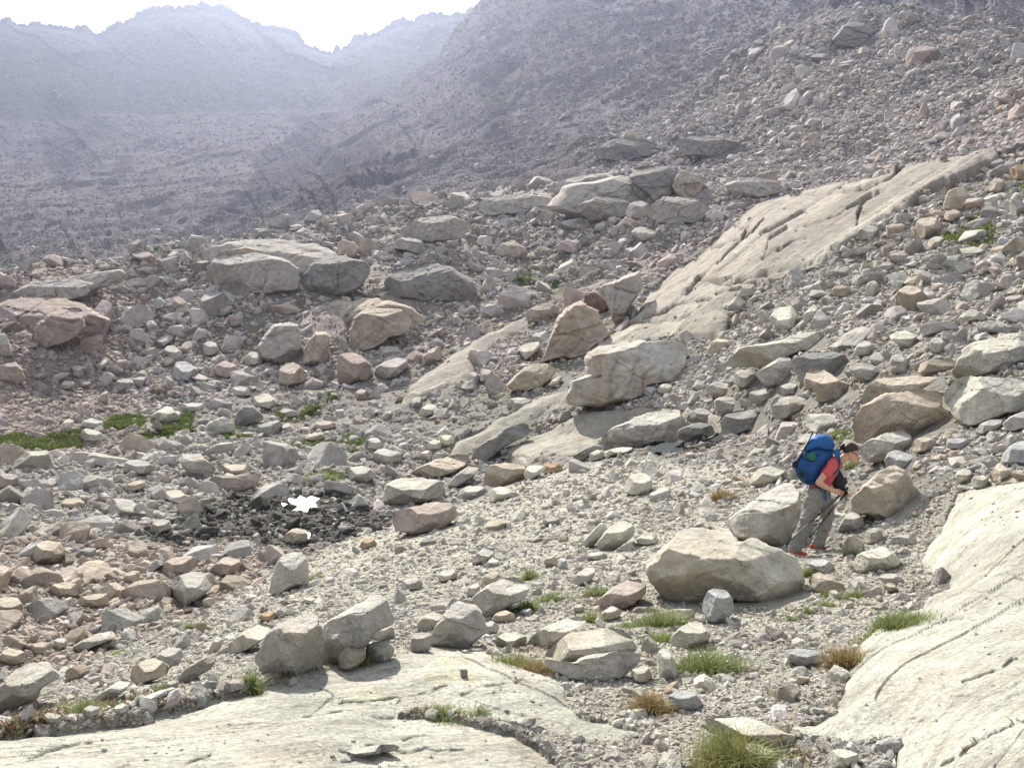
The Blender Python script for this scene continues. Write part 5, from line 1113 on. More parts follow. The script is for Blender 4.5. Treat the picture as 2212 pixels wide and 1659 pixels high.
def make_single(sz, k, i):
    b = batches[k]; lod = 4 if sz > 46 else 3
    P, F = LOD[lod][int(srng.integers(len(LOD[lod])))]
    Rm = rot_mats(srng, 1, 0.45)[0]; R = b['rad'][i]
    V = (P * R * 1.12) @ Rm.T
    V = V + V / np.linalg.norm(V, axis=1, keepdims=True) * (R * 0.06 * fbm3(V / R * 2.5 + i, i % 97, 3))[:, None]
    sub = {q: b[q][i:i + 1] for q in b if q != 'ci'}
    c = np.tile(tints(sub, srng), (len(V), 1))
    z = max(('pk', 'wt', 'vz', 'rb', 'gr', 'rt'), key=lambda q: b[q][i])
    if b[z][i] < 0.4: z = 'lh' if b['px'][i] < 1250 else 'cr'
    lab, grp = zone_lab[z]; t0_ = c[0]; lum = t0_.mean()
    tone = 'dark' if lum < .2 else 'orange' if t0_[0] > 1.45 * t0_[2] else 'beige' if t0_[0] > 1.2 * t0_[2] else 'light grey' if lum > .42 else 'grey'
    x, y = b['px'][i], b['py'][i] - sz * .2
    for cc, hs, hl in sorted(NAMED, key=lambda q: np.hypot(q[0][0] - x, (q[0][1] - y) * 1.3) - 0.5 * q[1][0]):
        if len(hl.split()) > 9: continue
        ddx, ddy = (x - cc[0]) / (hs[0] + sz / 2), (y - cc[1]) / (hs[1] + sz / 2)
        rel = ('to the right of' if ddx > 0 else 'to the left of') if abs(ddx) > abs(ddy) else ('just in front of' if ddy > 0 else 'just behind')
        cand = f'{tone} boulder {rel} the {hl}'
        if cand not in taken and len(cand.split()) <= 16: lab = cand; taken.add(cand); break
    me_ = new_mesh('boulder', V, F, c); me_.set_sharp_from_angle(angle=RAD(26)); o = link('boulder', me_, M_rock_near if b['dist'][i] < 14 else M_rock, label=lab, category='boulder', group=grp)
    o.location = b['pos'][i] + np.array([0, 0, R * 0.10])
used = {}; taken = set()
for sz, k, i in allb:
    make_single(sz, k, i); used.setdefault(k, set()).add(i)
VV, FF, CC = [], [], []; nv = 0
for k, b in enumerate(batches):
    keepi = np.array([i for i in range(len(b['px'])) if i not in used.get(k, ())], int)
    if not len(keepi): continue
    sub = {q: b[q][keepi] for q in b if q != 'ci'}
    n = len(keepi); lod = {0: 3, 1: 3, 2: 2, 3: 2, 4: 1, 5: 1, 6: 0, 7: 0, 8: 2}[k]
    Rm = rot_mats(srng, n); t_ = tints(sub, srng); pr = srng.integers(len(LOD[lod]), size=n)
    sc = sub['rad'][:, None] * np.exp(srng.normal(0, .12, (n, 3))) * 1.12
    for j in range(len(LOD[lod])):
        m = pr == j
        if not m.any(): continue
        P, F = LOD[lod][j]
        v = np.einsum('nij,nkj->nki', Rm[m], P[None] * sc[m][:, None, :]) + (sub['pos'][m] + np.array([0, 0, 1]) * sub['rad'][m][:, None] * 0.14)[:, None, :]
        VV.append(v.reshape(-1, 3)); CC.append(np.repeat(t_[m], len(P), 0))
        FF.append((F[None] + (nv + np.arange(m.sum()) * len(P))[:, None, None]).reshape(-1, 3)); nv += m.sum() * len(P)
print('SCREE', [len(b['px']) for b in batches], nv)
VV = np.vstack(VV); FF = np.vstack(FF); CC = np.vstack(CC)
scree = link('scree', new_mesh('scree', VV, FF, CC, smooth=False), M_rock, kind='stuff', label='scree and rubble of countless small granite stones over the slopes', category='scree')
del VV, FF, CC
# ------------------------------------------------------------ water
M_water = bpy.data.materials.new('stream_water'); M_water.use_nodes = True
_t = M_water.node_tree; _b = _t.nodes['Principled BSDF']
_b.inputs['Base Color'].default_value = (0.02, 0.028, 0.03, 1); _b.inputs['Roughness'].default_value = 0.30; _b.inputs['IOR'].default_value = 1.33
_n = node(_t, 'ShaderNodeTexNoise', Scale=3.0, Detail=4.0); _g = node(_t, 'ShaderNodeNewGeometry'); _t.links.new(_g.outputs['Position'], _n.inputs['Vector'])
_bp = node(_t, 'ShaderNodeBump', Strength=0.9, Distance=0.10); _t.links.new(_n.outputs['Fac'], _bp.inputs['Height']); _t.links.new(_bp.outputs[0], _b.inputs['Normal'])
def pool(name, s, lift, label, tilt=11):
    P = pts(0, s); H = np.array([hit(x, y) for x, y in P]); z = np.median(H[:, 2]) + lift
    W_ = []
    c0 = ray(*P.mean(0)); c0 = c0 * (z / c0[2]); nrm = np.array([-c0[0] / 30 * 0, -math.sin(RAD(tilt)), math.cos(RAD(tilt))])   # water sheet tilted toward the viewer so it catches the sun's glint
    for x, y in P:
        r = ray(x, y); W_.append(r * ((c0 @ nrm) / (r @ nrm)))
    W_ = np.array(W_); c = W_.mean(0); V = np.vstack([W_, [c]]); n = len(W_)
    F = np.array([[n, i, (i + 1) % n] for i in range(n)])
    link(name, new_mesh(name, V, F, smooth=True), M_water, kind='structure', label=label, category='water')
pool('water', "600,1094 608,1086 618,1088 624,1076 640,1078 648,1070 662,1076 672,1071 690,1077 680,1086 686,1094 668,1096 664,1106 650,1104 640,1114 626,1106 612,1110 608,1100", 0.24, 'small bright pool of water among the dark stones')
pool('water', "640,1150 660,1146 672,1152 668,1162 650,1172 630,1178 622,1172 640,1162", 0.22, 'thin stream water trickling between dark stones')
pool('water', "1395,975 1430,958 1530,952 1555,938 1568,950 1545,966 1450,978", 0.25, 'shaded dark pool under the overhanging slab boulder', 0)

# ------------------------------------------------------------ grass
def leaf_mat(name, c1, c2, tr=0.35):
    m, t, b = mat_new(name); L = t.links.new
    at = node(t, 'ShaderNodeAttribute', attribute_name='tint'); L(at.outputs['Color'], b.inputs['Base Color'])
    b.inputs['Roughness'].default_value = 0.55; b.inputs['Specular IOR Level'].default_value = 0.25
    tl = node(t, 'ShaderNodeBsdfTranslucent'); L(at.outputs['Color'], tl.inputs['Color'])
    mx = node(t, 'ShaderNodeMixShader'); mx.inputs[0].default_value = tr
    o = [n for n in t.nodes if n.type == 'OUTPUT_MATERIAL'][0]
    L(b.outputs[0], mx.inputs[1]); L(tl.outputs[0], mx.inputs[2]); L(mx.outputs[0], o.inputs['Surface'])
    return m
M_grass = leaf_mat('grass_blade', None, None)
def blades(base, nrm_h, width, lean, rng, cols, seg=4):
    """base (n,3); returns verts, quads, colours"""
    n = len(base); a = rng.uniform(0, 2 * math.pi, n); b = a + rng.normal(0, .4, n) + math.pi / 2
    side = np.stack([np.cos(b), np.sin(b), np.zeros(n)], -1) * (width / 2)[:, None]
    dirv = np.stack([np.cos(a), np.sin(a), np.zeros(n)], -1)
    V = np.zeros((n, seg + 1, 2, 3))
    for k in range(seg + 1):
        s = k / seg
        c = base + dirv * (lean * s ** 2)[:, None] + np.array([0, 0, 1]) * (nrm_h * (s - 0.25 * s ** 2 * np.minimum(lean / nrm_h, 1.5)))[:, None]
        w_ = 1 - 0.93 * s ** 1.5
        V[:, k, 0] = c - side * w_; V[:, k, 1] = c + side * w_
    q = []
    for k in range(seg):
        i = np.arange(n) * (seg + 1) * 2 + k * 2
        q.append(np.stack([i, i + 1, i + 3, i + 2], -1))
    C = np.repeat(cols, (seg + 1) * 2, 0)
    return V.reshape(-1, 3), np.vstack(q), C
GREEN = np.array([[0.09, 0.14, 0.035], [0.14, 0.20, 0.05], [0.21, 0.26, 0.075], [0.31, 0.30, 0.13]])
BROWN = np.array([[0.28, 0.20, 0.08], [0.33, 0.25, 0.12], [0.20, 0.19, 0.06], [0.22, 0.11, 0.06]])
grng = np.random.default_rng(8)
M_flower = plain_material('petal_white', (0.75, 0.75, 0.70), 0.7, 0.05)
def tuft(x, y, w, h, kind, label, flowers=0):
    p0 = hit(x, y); d = p0 @ F_; k = d / FOC; wm, hm = w * k, h * k
    n = int(np.clip(w * h * 0.34, 90, 1800))
    g = grng.normal(0, 0.30, (n, 2)); g *= (0.8 + .3 * grng.random((n, 1))) * (1 + .2 * np.sin(3 * np.arctan2(g[:, 1], g[:, 0]) + x)[:, None]); g[:, 0] *= wm; g[:, 1] *= wm * 0.7
    base = np.array([[p0[0] + a, p0[1] + b, 0] for a, b in g])
    px, py = project(np.hstack([base[:, :2], np.full((n, 1), p0[2])]))
    # sit on the ground surface under each blade
    i0 = np.interp(np.arctan2(base[:, 0], base[:, 1]), AZ[:NF], np.arange(NF)).astype(int)
    dd_ = np.hypot(base[:, 0], base[:, 1])
    base[:, 2] = [np.interp(dd_[q], np.hypot(X[:, i0[q]], Y[:, i0[q]]), Z[:, i0[q]]) for q in range(n)]
    base[:, 2] -= 0.01
    hh = hm * grng.uniform(0.38, 1.0, n) * (1 - 0.4 * np.clip(np.abs(g[:, 0]) / wm, 0, 1))
    pal = GREEN if kind == 'g' else BROWN if kind == 'b' else np.vstack([GREEN, GREEN, BROWN[:2]])
    cols = pal[grng.integers(len(pal), size=n)] * grng.uniform(.75, 1.25, (n, 1))
    V, F, Cc = blades(base - p0, hh, np.full(n, max(0.004, 1.3 * k)) * grng.uniform(.7, 1.3, n), hh * grng.uniform(0.1, 1.5, n), grng, cols)
    o = link('grass_tuft', new_mesh('grass_tuft', V, F, Cc), M_grass, label=label, category='grass tuft')
    o.location = p0
    if flowers:
        P, Fp = ico(1)
        for q in grng.choice(n, flowers):
            c = base[q] - p0 + np.array([grng.normal(0, .02), grng.normal(0, .02), hh[q] * .98])
            link('flower', new_mesh('flower', P * np.array([1, 1, .6]) * max(.008, 1.5 * k) + c, Fp), M_flower, parent=o)
TUFTS = """
1580,1650,120,90,m,0,bright grass tuft at the bottom edge, nearest of all
1531,1450,115,62,g,14,dense green tuft with tiny white flowers right of the two-layered boulder
1432,1350,90,45,g,0,broad green and brown grass below the widest pale boulder
1430,1385,75,30,g,0,long green tuft strip leading down from the broad patch
1405,1535,62,55,b,0,brownish grass tuft on the gravel in front of the two-layered boulder
1935,1350,115,42,g,4,wide green tuft in the corner beside the big right slab
1197,1297,70,26,g,0,vivid green tuft right of the long rounded boulder
1138,1318,48,34,g,0,green tuft standing between small pale stones above the warm boulder
1143,1252,32,34,g,0,small dark green tuft behind the top end of the long rounded boulder
1290,1285,48,26,g,0,green tuft below the pale rounded stone in the middle slope
1279,1343,40,32,g,0,green tuft left of the grey stone in the grass
1355,1355,36,20,g,0,small green tuft below the pinkish low boulder
1700,1340,50,22,g,16,tuft full of small white flowers below the widest pale boulder
1745,1325,40,26,g,6,small green tuft with white flowers at the widest boulder's right foot
1783,1310,46,22,g,0,low green tuft below the warm sloping boulder
1850,1290,56,26,m,0,patchy tuft right of the warm sloping boulder
1822,1440,56,60,b,0,brownish grass growing along the edge of the big right slab
1796,1290,24,30,g,0,green tuft behind the small white angular stone
1838,1205,30,34,g,0,green tuft right of the hiker's shoes
1745,1245,22,34,g,0,narrow green tuft at the right end of the widest pale boulder
765,1432,60,46,g,0,dark green tuft in front of the large double boulder
545,1490,34,44,g,0,tuft at the left foot of the large double boulder
352,1490,46,24,g,0,small tuft under the pale-roofed boulder
182,1535,56,34,g,0,tuft on the lower left slope beside the left slab's edge
66,1510,38,26,g,0,bright tuft growing against the boulder at the left edge
680,1250,44,16,g,0,low tuft at the foot of the tall grey block
410,1358,26,24,g,0,lone small tuft in the middle of the left gravel slope
255,1412,50,14,g,0,flat faint tuft on the left gravel slope near the warm field
960,1540,100,26,g,0,tuft growing in the crack of the left slab
1040,1540,46,18,g,0,smaller tuft at the right end of the same slab crack
1120,1435,90,30,m,0,brownish green tuft at the top of the left slab below the flat pale stone
1165,1450,70,34,b,0,reddish brown tuft between the left slab and the two-layered boulder
1560,1080,46,34,b,0,golden brown tuft on the bank left of the hiker
1585,1037,40,14,b,0,small golden tuft on stones left of the hiker's pack
1800,950,40,26,m,0,yellow green tuft above the hiker's head
1835,1010,40,22,m,0,yellow green tuft in front of the hiker's face
1635,1660,60,20,b,0,rusty brown small tuft at the bottom edge beside the nearest one
1320,1360,30,14,m,0,thin tuft on gravel above the pale sloping boulder
700,1040,60,26,g,0,green clump in the rubble right of the bright pool
"""
for ln in TUFTS.strip().splitlines():
    a = ln.split(',', 6)
    tuft(float(a[0]), float(a[1]), float(a[2]), float(a[3]), a[4], a[6], int(a[5]))
# grassy band and green patches farther off: blades in the mass
p = (g_w * cellpx * (D > 12)).ravel(); tot = p.sum(); n = 46000
pick = np.searchsorted(np.cumsum(p) / tot, grng.random(n)); r_, c_ = pick // NA, pick % NA
base = P3[r_, c_] + grng.normal(0, 1, (n, 3)) * (D[r_, c_] * STEP / FOC * 0.6)[:, None] * [1, 1, 0]
hh = grng.uniform(0.10, 0.26, n) * np.clip(D[r_, c_] / 50, .3, 1.2); hh *= 0.6 + 0.8 * sstep(-.3, .5, fbm2(base[:, 0] / 1.5, base[:, 1] / 1.5, 3))
cols = np.vstack([GREEN, GREEN[:2] * .9])[grng.integers(6, size=n)] * grng.uniform(.6, 1.15, (n, 1))
V, F, Cc = blades(base, hh, hh * .28, hh * .6, grng, cols, 2)
link('grass', new_mesh('grass', V, F, Cc), M_grass, kind='stuff', label='short green grass growing among the boulders on the valley floor and slopes', category='grass')
# low alpine plants on the near gravel and along the slab cracks
rr_ = np.random.default_rng(21)
pz = gr_w * (D < 16) * (1 - sl_w) * sstep(0.1, 0.4, fbm2(X / .7, Y / .7, 44)) + 0.08 * crk_w * (D < 9) * sstep(0.0, 0.3, fbm2(X / .4, Y / .4, 45))
edge_ = ((sl_w > .05) & (sl_w < .95) & (D < 12)) * 0.8 * sstep(.0, .3, fbm2(X / .8, Y / .8, 46)); pz = pz + edge_
p = (pz * cellpx).ravel(); tot = p.sum(); n = 15000
pick = np.searchsorted(np.cumsum(p) / tot, rr_.random(n)); r_, c_ = pick // NA, pick % NA
base = P3[r_, c_] + rr_.normal(0, 1, (n, 3)) * (D[r_, c_] * STEP / FOC)[:, None] * [1, 1, 0]
hh = rr_.uniform(0.008, 0.030, n)
pal = np.array([[.11, .13, .05], [.16, .16, .07], [.20, .13, .08], [.24, .12, .08], [.30, .26, .15]])
V, F, Cc = blades(base, hh, hh * .35, hh * 0.9, rr_, pal[rr_.integers(5, size=n)] * rr_.uniform(.8, 1.2, (n, 1)), 2)
link('alpine_plants', new_mesh('alpine_plants', V, F, Cc), M_grass, kind='stuff', label='tiny reddish and green alpine plants creeping over the near gravel', category='plants')
# ------------------------------------------------------------ the hiker (traced in a close crop: 2100..2600 x 1150..1600, 3.686 px per photo px)
foot = hit(1725, 1199); HD = foot @ F_ - 0.05
MPP = HD / FOC * 0.7716 / 3.686          # metres per crop px
def hp(x, y, dz=0.0):
    ux, uy = (x / 3.686 + 2100) * 0.7716, (y / 3.686 + 1150) * 0.7716
    q = F_ + (ux - CX) / FOC * R_ + (CY - uy) / FOC * U_
    return q * HD - q / np.linalg.norm(q) * dz
HC = hp(700, 900)
def nz(v): return v / np.linalg.norm(v)
hx_ = nz(hp(800, 900) - hp(700, 900)); hy_ = nz(hp(700, 800) - hp(700, 900)); hz_ = nz(-HC)
SPH = ico(3)[0]
def capsule(bm, a, b, ra, rb, sa=None, sb=None):
    """hull of two (possibly flattened) balls; sa, sb scale along the crop axes x, y, depth"""
    P = []
    for c, r, s in ((a, ra, sa), (b, rb, sb)):
        q = SPH * r
        if s is not None: q = q * np.array(s)
        P.append(np.asarray(c) + q[:, 0:1] * hx_ + q[:, 1:2] * hy_ + q[:, 2:3] * hz_)
    vs_ = [bm.verts.new(v) for v in np.vstack(P)]
    res = bmesh.ops.convex_hull(bm, input=vs_)
    junk = {g for g in res['geom_interior'] if isinstance(g, bmesh.types.BMVert)} | {g for g in res['geom_unused'] if isinstance(g, bmesh.types.BMVert)}
    bmesh.ops.delete(bm, geom=list(junk), context='VERTS')
def chain(bm, P, R, S_=None):
    for i in range(len(P) - 1):
        capsule(bm, P[i], P[i + 1], R[i], R[i + 1], S_[i] if S_ else None, S_[i + 1] if S_ else None)
def fuse(bm, voxel, it=4, disp=None):
    me = bpy.data.meshes.new('tmp'); bm.to_mesh(me); bm.free()
    o = bpy.data.objects.new('tmp', me); COL.objects.link(o)
    m = o.modifiers.new('r', 'REMESH'); m.mode = 'VOXEL'; m.voxel_size = voxel
    s = o.modifiers.new('s', 'SMOOTH'); s.factor = 0.5; s.iterations = it
    dg = bpy.context.evaluated_depsgraph_get(); out = bpy.data.meshes.new_from_object(o.evaluated_get(dg))
    bpy.data.objects.remove(o); bpy.data.meshes.remove(me)
    n = len(out.vertices); v = np.empty(n * 3, np.float32); out.vertices.foreach_get('co', v); v = v.reshape(-1, 3).astype(float)
    nr_ = np.empty(n * 3, np.float32); out.vertices.foreach_get('normal', nr_); nr_ = nr_.reshape(-1, 3)
    if disp is not None: v = v + nr_ * disp(v)[:, None]
    v = v - foot
    out.vertices.foreach_set('co', v.astype(np.float32).ravel())
    out.polygons.foreach_set('use_smooth', np.ones(len(out.polygons), bool)); out.update()
    return out
M_skin = plain_material('skin', (0.52, 0.30, 0.21), 0.55, .08, 30, .1)
M_hair = plain_material('hair_brown', (0.035, 0.019, 0.013), 0.45, .35, 60, .6)
M_shirt = plain_material('shirt_coral', (0.50, 0.085, 0.095), 0.85, .12, 14, .4)
M_trs = plain_material('trousers_grey', (0.20, 0.195, 0.18), 0.85, .12, 10, .5)
M_shoe = plain_material('shoe_orange_red', (0.42, 0.055, 0.02), 0.6, .12, 20, .2)
M_sole = plain_material('sole_pale', (0.5, 0.48, 0.44), 0.8, .1)
M_blue = plain_material('pack_blue', (0.007, 0.055, 0.19), 0.6, .22, 9, .5)
M_blue2 = plain_material('pack_lid_blue', (0.009, 0.085, 0.27), 0.55, .2, 9, .5)
M_navy = plain_material('strap_navy', (0.012, 0.05, 0.11), 0.7, .15, 20, .3)
M_black = plain_material('black_nylon', (0.012, 0.013, 0.017), 0.65, .2, 20, .4)
M_green = plain_material('mesh_green', (0.02, 0.13, 0.09), 0.7, .3, 40, .5)
M_greyf = plain_material('light_grey_cloth', (0.35, 0.35, 0.34), 0.8, .2, 30, .4)
M_metal = plain_material('pole_dark', (0.02, 0.02, 0.022), 0.35, .1, 20, .05, .4)
M_glass = plain_material('eyewear', (0.62, 0.64, 0.66), 0.25, .05, 10, .02, .3)

# body: one continuous skin
f_ = nz(0.92 * hx_ - 0.38 * hy_); u_ = nz(0.38 * hx_ + 0.92 * hy_)
hc = hp(1043, 432, 0.0)
def H(a, b, c=0.0): return hc + f_ * a + u_ * b + hz_ * c
def ell(bm, c, rf, ru, rz):
    q = SPH; P = np.asarray(c) + q[:, 0:1] * rf * f_ + q[:, 1:2] * ru * u_ + q[:, 2:3] * rz * hz_
    bmesh.ops.convex_hull(bm, input=[bm.verts.new(v) for v in P])
bm = bmesh.new()
ell(bm, H(-.012, .022), .098, .092, .074); ell(bm, H(.030, -.030), .066, .078, .062); ell(bm, H(.042, -.072), .046, .036, .042)
ell(bm, H(.074, -.088), .018, .018, .02); capsule(bm, H(.092, .004), H(.116, -.028), .008, .013); ell(bm, H(.078, .022), .018, .012, .045)
ell(bm, H(.090, -.056), .014, .012, .022); ell(bm, H(-.012, -.012, .074), .018, .032, .012); ell(bm, H(-.012, -.012, -.074), .018, .032, .012)
for z in (.032, -.032): ell(bm, H(.078, -.004, z), .014, .011, .015)
chain(bm, [H(-.03, -.04), hp(935, 515), hp(880, 560)], [.052, .054, .075])
chain(bm, [hp(860, 570), hp(800, 650), hp(735, 770), hp(690, 860)], [.10, .105, .095, .105], [(1, 1, 1.45), (1, 1, 1.4), (1, 1, 1.25), (1, 1, 1.35)])
chain(bm, [hp(675, 870, .09), hp(605, 1110, .12), hp(510, 1290, .12), hp(462, 1425, .12)], [.085, .060, .056, .038])
chain(bm, [hp(745, 870, -.09), hp(795, 1100, -.11), hp(735, 1255, -.11), hp(700, 1385, -.11)], [.085, .060, .056, .038])
capsule(bm, hp(455, 1445, .12), hp(545, 1478, .12), .036, .030); capsule(bm, hp(665, 1398, -.11), hp(750, 1412, -.11), .036, .030)
# arms
chain(bm, [hp(848, 565, .165), hp(705, 738, .235), hp(705, 742, .235), hp(775, 785, .215), hp(848, 822, .19)], [.052, .040, .039, .036, .025])
chain(bm, [hp(880, 580, -.165), hp(850, 750, -.21), hp(905, 830, -.06), hp(925, 845, .02)], [.050, .039, .032, .025])
def hand(w, d, n, s, curl_axis, grip, sz=1.0):
    """w wrist, d along the palm, n across the knuckles, s out of the back of the hand"""
    d, n, s = nz(d), nz(n - d * (n @ d)), None
    s = nz(np.cross(d, n)) * curl_axis
    pc = w + d * .045 * sz
    capsule(bm, w + d * .01 - n * .012, pc + d * .035 - n * .026, .019, .014); capsule(bm, w + d * .01 + n * .012, pc + d * .035 + n * .026, .019, .014)
    capsule(bm, pc - n * .01, pc + d * .03 + n * .008, .018, .015)
    for k, (off, ln) in enumerate(((-.030, .85), (-.010, 1.0), (.010, .95), (.029, .78))):
        a = pc + d * .036 + n * off; b = a + (d * .030 - s * .012) * ln; c = b + (d * .010 - s * .024) * ln; e = c + (-d * .012 - s * .014) * ln
        chain(bm, [a, b, c, e], [.0105, .0095, .0088, .0078])
    a = w + d * .02 - n * .028; b = a + d * .024 - n * .014 - s * .012; c = b + d * .022 + n * .002 - s * .016
    chain(bm, [a, b, c], [.0125, .0105, .0085])
gdir = nz(hp(1000, 800, .15) - hp(340, 1405, .35))
hand(hp(852, 824, .19), hp(930, 850, .165) - hp(852, 824, .19), nz(-gdir), None, 1, None)
hand(hp(925, 845, .03), hp(985, 872, .06) - hp(925, 845, .03), nz(-gdir), None, 1, None)
body = fuse(bm, .0055, 2)
person = link('person', body, M_skin, label='hiker bent forward, walking right in a coral T-shirt and grey trousers', category='person')
person.location = foot

def folds(s, a, seed):
    def f(v):
        q = (v - foot) / s
        return a * (fbm3(q, seed, 3) * .7 + (0.5 - np.abs(fbm3(q * np.array([1.2, 1.2, .6]) + 7, seed + 4, 2))) * 1.0 - .25)
    return f
bm = bmesh.new()
chain(bm, [hp(868, 555), hp(805, 645), hp(740, 760), hp(705, 800)], [.108, .118, .110, .112], [(1, 1, 1.5), (1, 1, 1.45), (1, 1, 1.3), (1, 1, 1.32)])
chain(bm, [hp(850, 560, .150), hp(800, 640, .205)], [.072, .064]); chain(bm, [hp(880, 575, -.155), hp(862, 670, -.2)], [.072, .064])
link('t_shirt', fuse(bm, .007, 3, folds(.06, .017, 3)), M_shirt, parent=person)
bm = bmesh.new()
chain(bm, [hp(715, 795), hp(690, 860), hp(690, 900)], [.112, .122, .118], [(1, 1, 1.25), (1, 1, 1.35), (1, 1, 1.3)])
chain(bm, [hp(668, 880, .085), hp(635, 1000, .105), hp(592, 1120, .12), hp(520, 1280, .12), hp(468, 1405, .12)], [.118, .100, .090, .086, .088])
chain(bm, [hp(752, 880, -.08), hp(790, 1000, -.10), hp(795, 1110, -.11), hp(745, 1240, -.11), hp(712, 1362, -.11)], [.115, .098, .090, .084, .088])
link('trousers', fuse(bm, .008, 3, folds(.075, .032, 9)), M_trs, parent=person)
for hx0, hy0, tx, ty, z in ((430, 1445, 565, 1483, .12), (640, 1400, 762, 1418, -.11)):
    bm = bmesh.new(); chain(bm, [hp(hx0 + 5, hy0, z), hp((hx0 + tx) / 2, (hy0 + ty) / 2, z), hp(tx, ty, z)], [.045, .046, .036], [(1, .95, .95), (1, .9, 1.05), (1, .8, 1.05)])
    s_ = link('shoe', fuse(bm, .006, 3), M_shoe, parent=person)
    bm = bmesh.new(); chain(bm, [hp(hx0 - 2, hy0 + 24, z), hp((hx0 + tx) / 2, (hy0 + ty) / 2 + 26, z), hp(tx + 8, ty + 18, z)], [.042, .044, .036], [(1, .32, 1), (1, .32, 1.1), (1, .32, 1.1)])
    link('sole', fuse(bm, .006, 2), M_sole, parent=s_)
# hair: a cap over the skull, tail tied at the back
P, Fc = ico(5); P = P / np.linalg.norm(P, axis=1, keepdims=True)
fw = P[:, 0]; up = P[:, 1]
cover_ = sstep(-0.06, 0.10, up * 0.80 - fw * 0.62 + 0.24) * sstep(-.62, -.45, up)
rr0 = 0.86 + 0.24 * cover_ + 0.015 * cover_ * fbm3(P * np.array([4, 4, 14]), 4, 3)
V = H(-.014, .022) - foot + (P[:, 0:1] * rr0[:, None] * .100) * f_ + (P[:, 1:2] * rr0[:, None] * .098) * u_ + (P[:, 2:3] * rr0[:, None] * .080) * hz_
hair = link('hair', new_mesh('hair', V, Fc), M_hair, parent=person)
bm = bmesh.new(); chain(bm, [hp(985, 385), hp(962, 358), hp(945, 368), hp(934, 395), hp(930, 415)], [.018, .026, .027, .020, .007])
link('ponytail', fuse(bm, .005, 2, folds(.018, .008, 5)), M_hair, parent=hair)
def wires(P, r, res=8):
    """round tube through points"""
    P = np.asarray(P); n = len(P); V, Fq = [], []
    T_ = np.gradient(P, axis=0); T_ /= np.linalg.norm(T_, axis=1, keepdims=True)
    r = np.broadcast_to(r, n); ref = np.array([0.3, 0.2, 0.93])
    for i in range(n):
        a = nz(np.cross(T_[i], ref)); b = np.cross(T_[i], a)
        for k in range(res):
            th = 2 * math.pi * k / res; V.append(P[i] + r[i] * (a * math.cos(th) + b * math.sin(th)))
    for i in range(n - 1):
        for k in range(res): Fq.append([i * res + k, i * res + (k + 1) % res, (i + 1) * res + (k + 1) % res, (i + 1) * res + k])
    c0 = len(V); V += [P[0], P[-1]]; Ft = [[c0, (k + 1) % res, k] for k in range(res)] + [[c0 + 1, (n - 1) * res + k, (n - 1) * res + (k + 1) % res] for k in range(res)]
    return np.array(V), [np.array(Fq), np.array(Ft)]
def smooth_path(P, n=24):
    P = np.array(P); t0 = np.linspace(0, 1, len(P)); t1 = np.linspace(0, 1, n)
    Q = np.stack([np.interp(t1, t0, P[:, k]) for k in range(3)], -1)
    for _ in range(3): Q[1:-1] = .25 * Q[:-2] + .5 * Q[1:-1] + .25 * Q[2:]
    return Q
def tube(name, P, r, m, parent=None, org=None, smooth=True, **kw):
    org = foot if org is None else org
    V, Fq = wires(smooth_path(P) if smooth else P, r); return link(name, new_mesh(name, V - org, Fq), m, parent=parent, **kw)
tube('hair_strand', [H(.07, .06, .05), H(.10, .02, .06), hp(1165, 455, .05), hp(1195, 490, .05)], [.004] * 12 + [.0015] * 12, M_hair, hair)
tube('eyewear', [H(-.01, .0, .079), H(.05, .004, .072), H(.088, .0, .05), H(.100, -.004, .02), H(.100, -.004, -.02), H(.085, 0, -.052)], .0045, M_black, person)
bm = bmesh.new(); ell(bm, H(.088, -.006, .040), .007, .016, .022); ell(bm, H(.088, -.006, -.036), .007, .016, .022)
gl = bpy.data.meshes.new('lens'); bm.to_mesh(gl); bm.free(); gl.transform(Matrix.Translation(-Vector(foot))); link('eyewear_lens', gl, M_glass, parent=person)

# inflated cloth shapes with a traced side outline
def inflate(poly, half, dz, a=0.0, sd=1, pw=2.6, res=96, nr=30):
    poly = np.array([[float(v) for v in q.split(',')] for q in poly.split()])
    Pn = np.roll(poly, -1, 0); Q = np.empty((2 * len(poly), 2)); Q[0::2] = .78 * poly + .22 * Pn; Q[1::2] = .22 * poly + .78 * Pn
    c = (poly.min(0) + poly.max(0)) / 2
    if not inside(poly, c[0], c[1]): c = poly.mean(0)
    th = np.arange(res) / res * 2 * math.pi; dx, dy = np.cos(th), np.sin(th); R0 = np.zeros(res); B = np.roll(Q, -1, 0)
    for i in range(len(Q)):
        ex, ey = B[i] - Q[i]; ax, ay = Q[i] - c; det = -dx * ey + dy * ex; det = np.where(abs(det) < 1e-9, 1e-9, det)
        t_ = (-ax * ey + ay * ex) / det; s = (dx * ay - dy * ax) / det; R0 = np.maximum(R0, np.where((s >= 0) & (s <= 1) & (t_ > 0), t_, 0))
    ph = np.linspace(-math.pi / 2, math.pi / 2, nr)
    V = []
    for q in ph:
        rr = abs(math.cos(q)) ** (2 / pw); zz = math.copysign(abs(math.sin(q)) ** (2 / pw), q)
        for k in range(res):
            V.append(hp(c[0] + R0[k] * dx[k] * rr, c[1] + R0[k] * dy[k] * rr, dz + half * zz))
    V = np.array(V); i = np.arange(nr - 1)[:, None]; k = np.arange(res)[None]
    F = np.stack([i * res + k, i * res + (k + 1) % res, (i + 1) * res + (k + 1) % res, (i + 1) * res + k], -1).reshape(-1, 4)
    if a:
        cen = V.mean(0); d = V - cen; d /= np.linalg.norm(d, axis=1, keepdims=True) + 1e-9
        q = (V - foot) / .10
        V = V + d * (a * (fbm3(q, sd, 3) + 1.2 * (.5 - np.abs(fbm3(q * np.array([.7, .7, 1.6]) + 3, sd + 2, 2)))))[:, None]
    return V, F
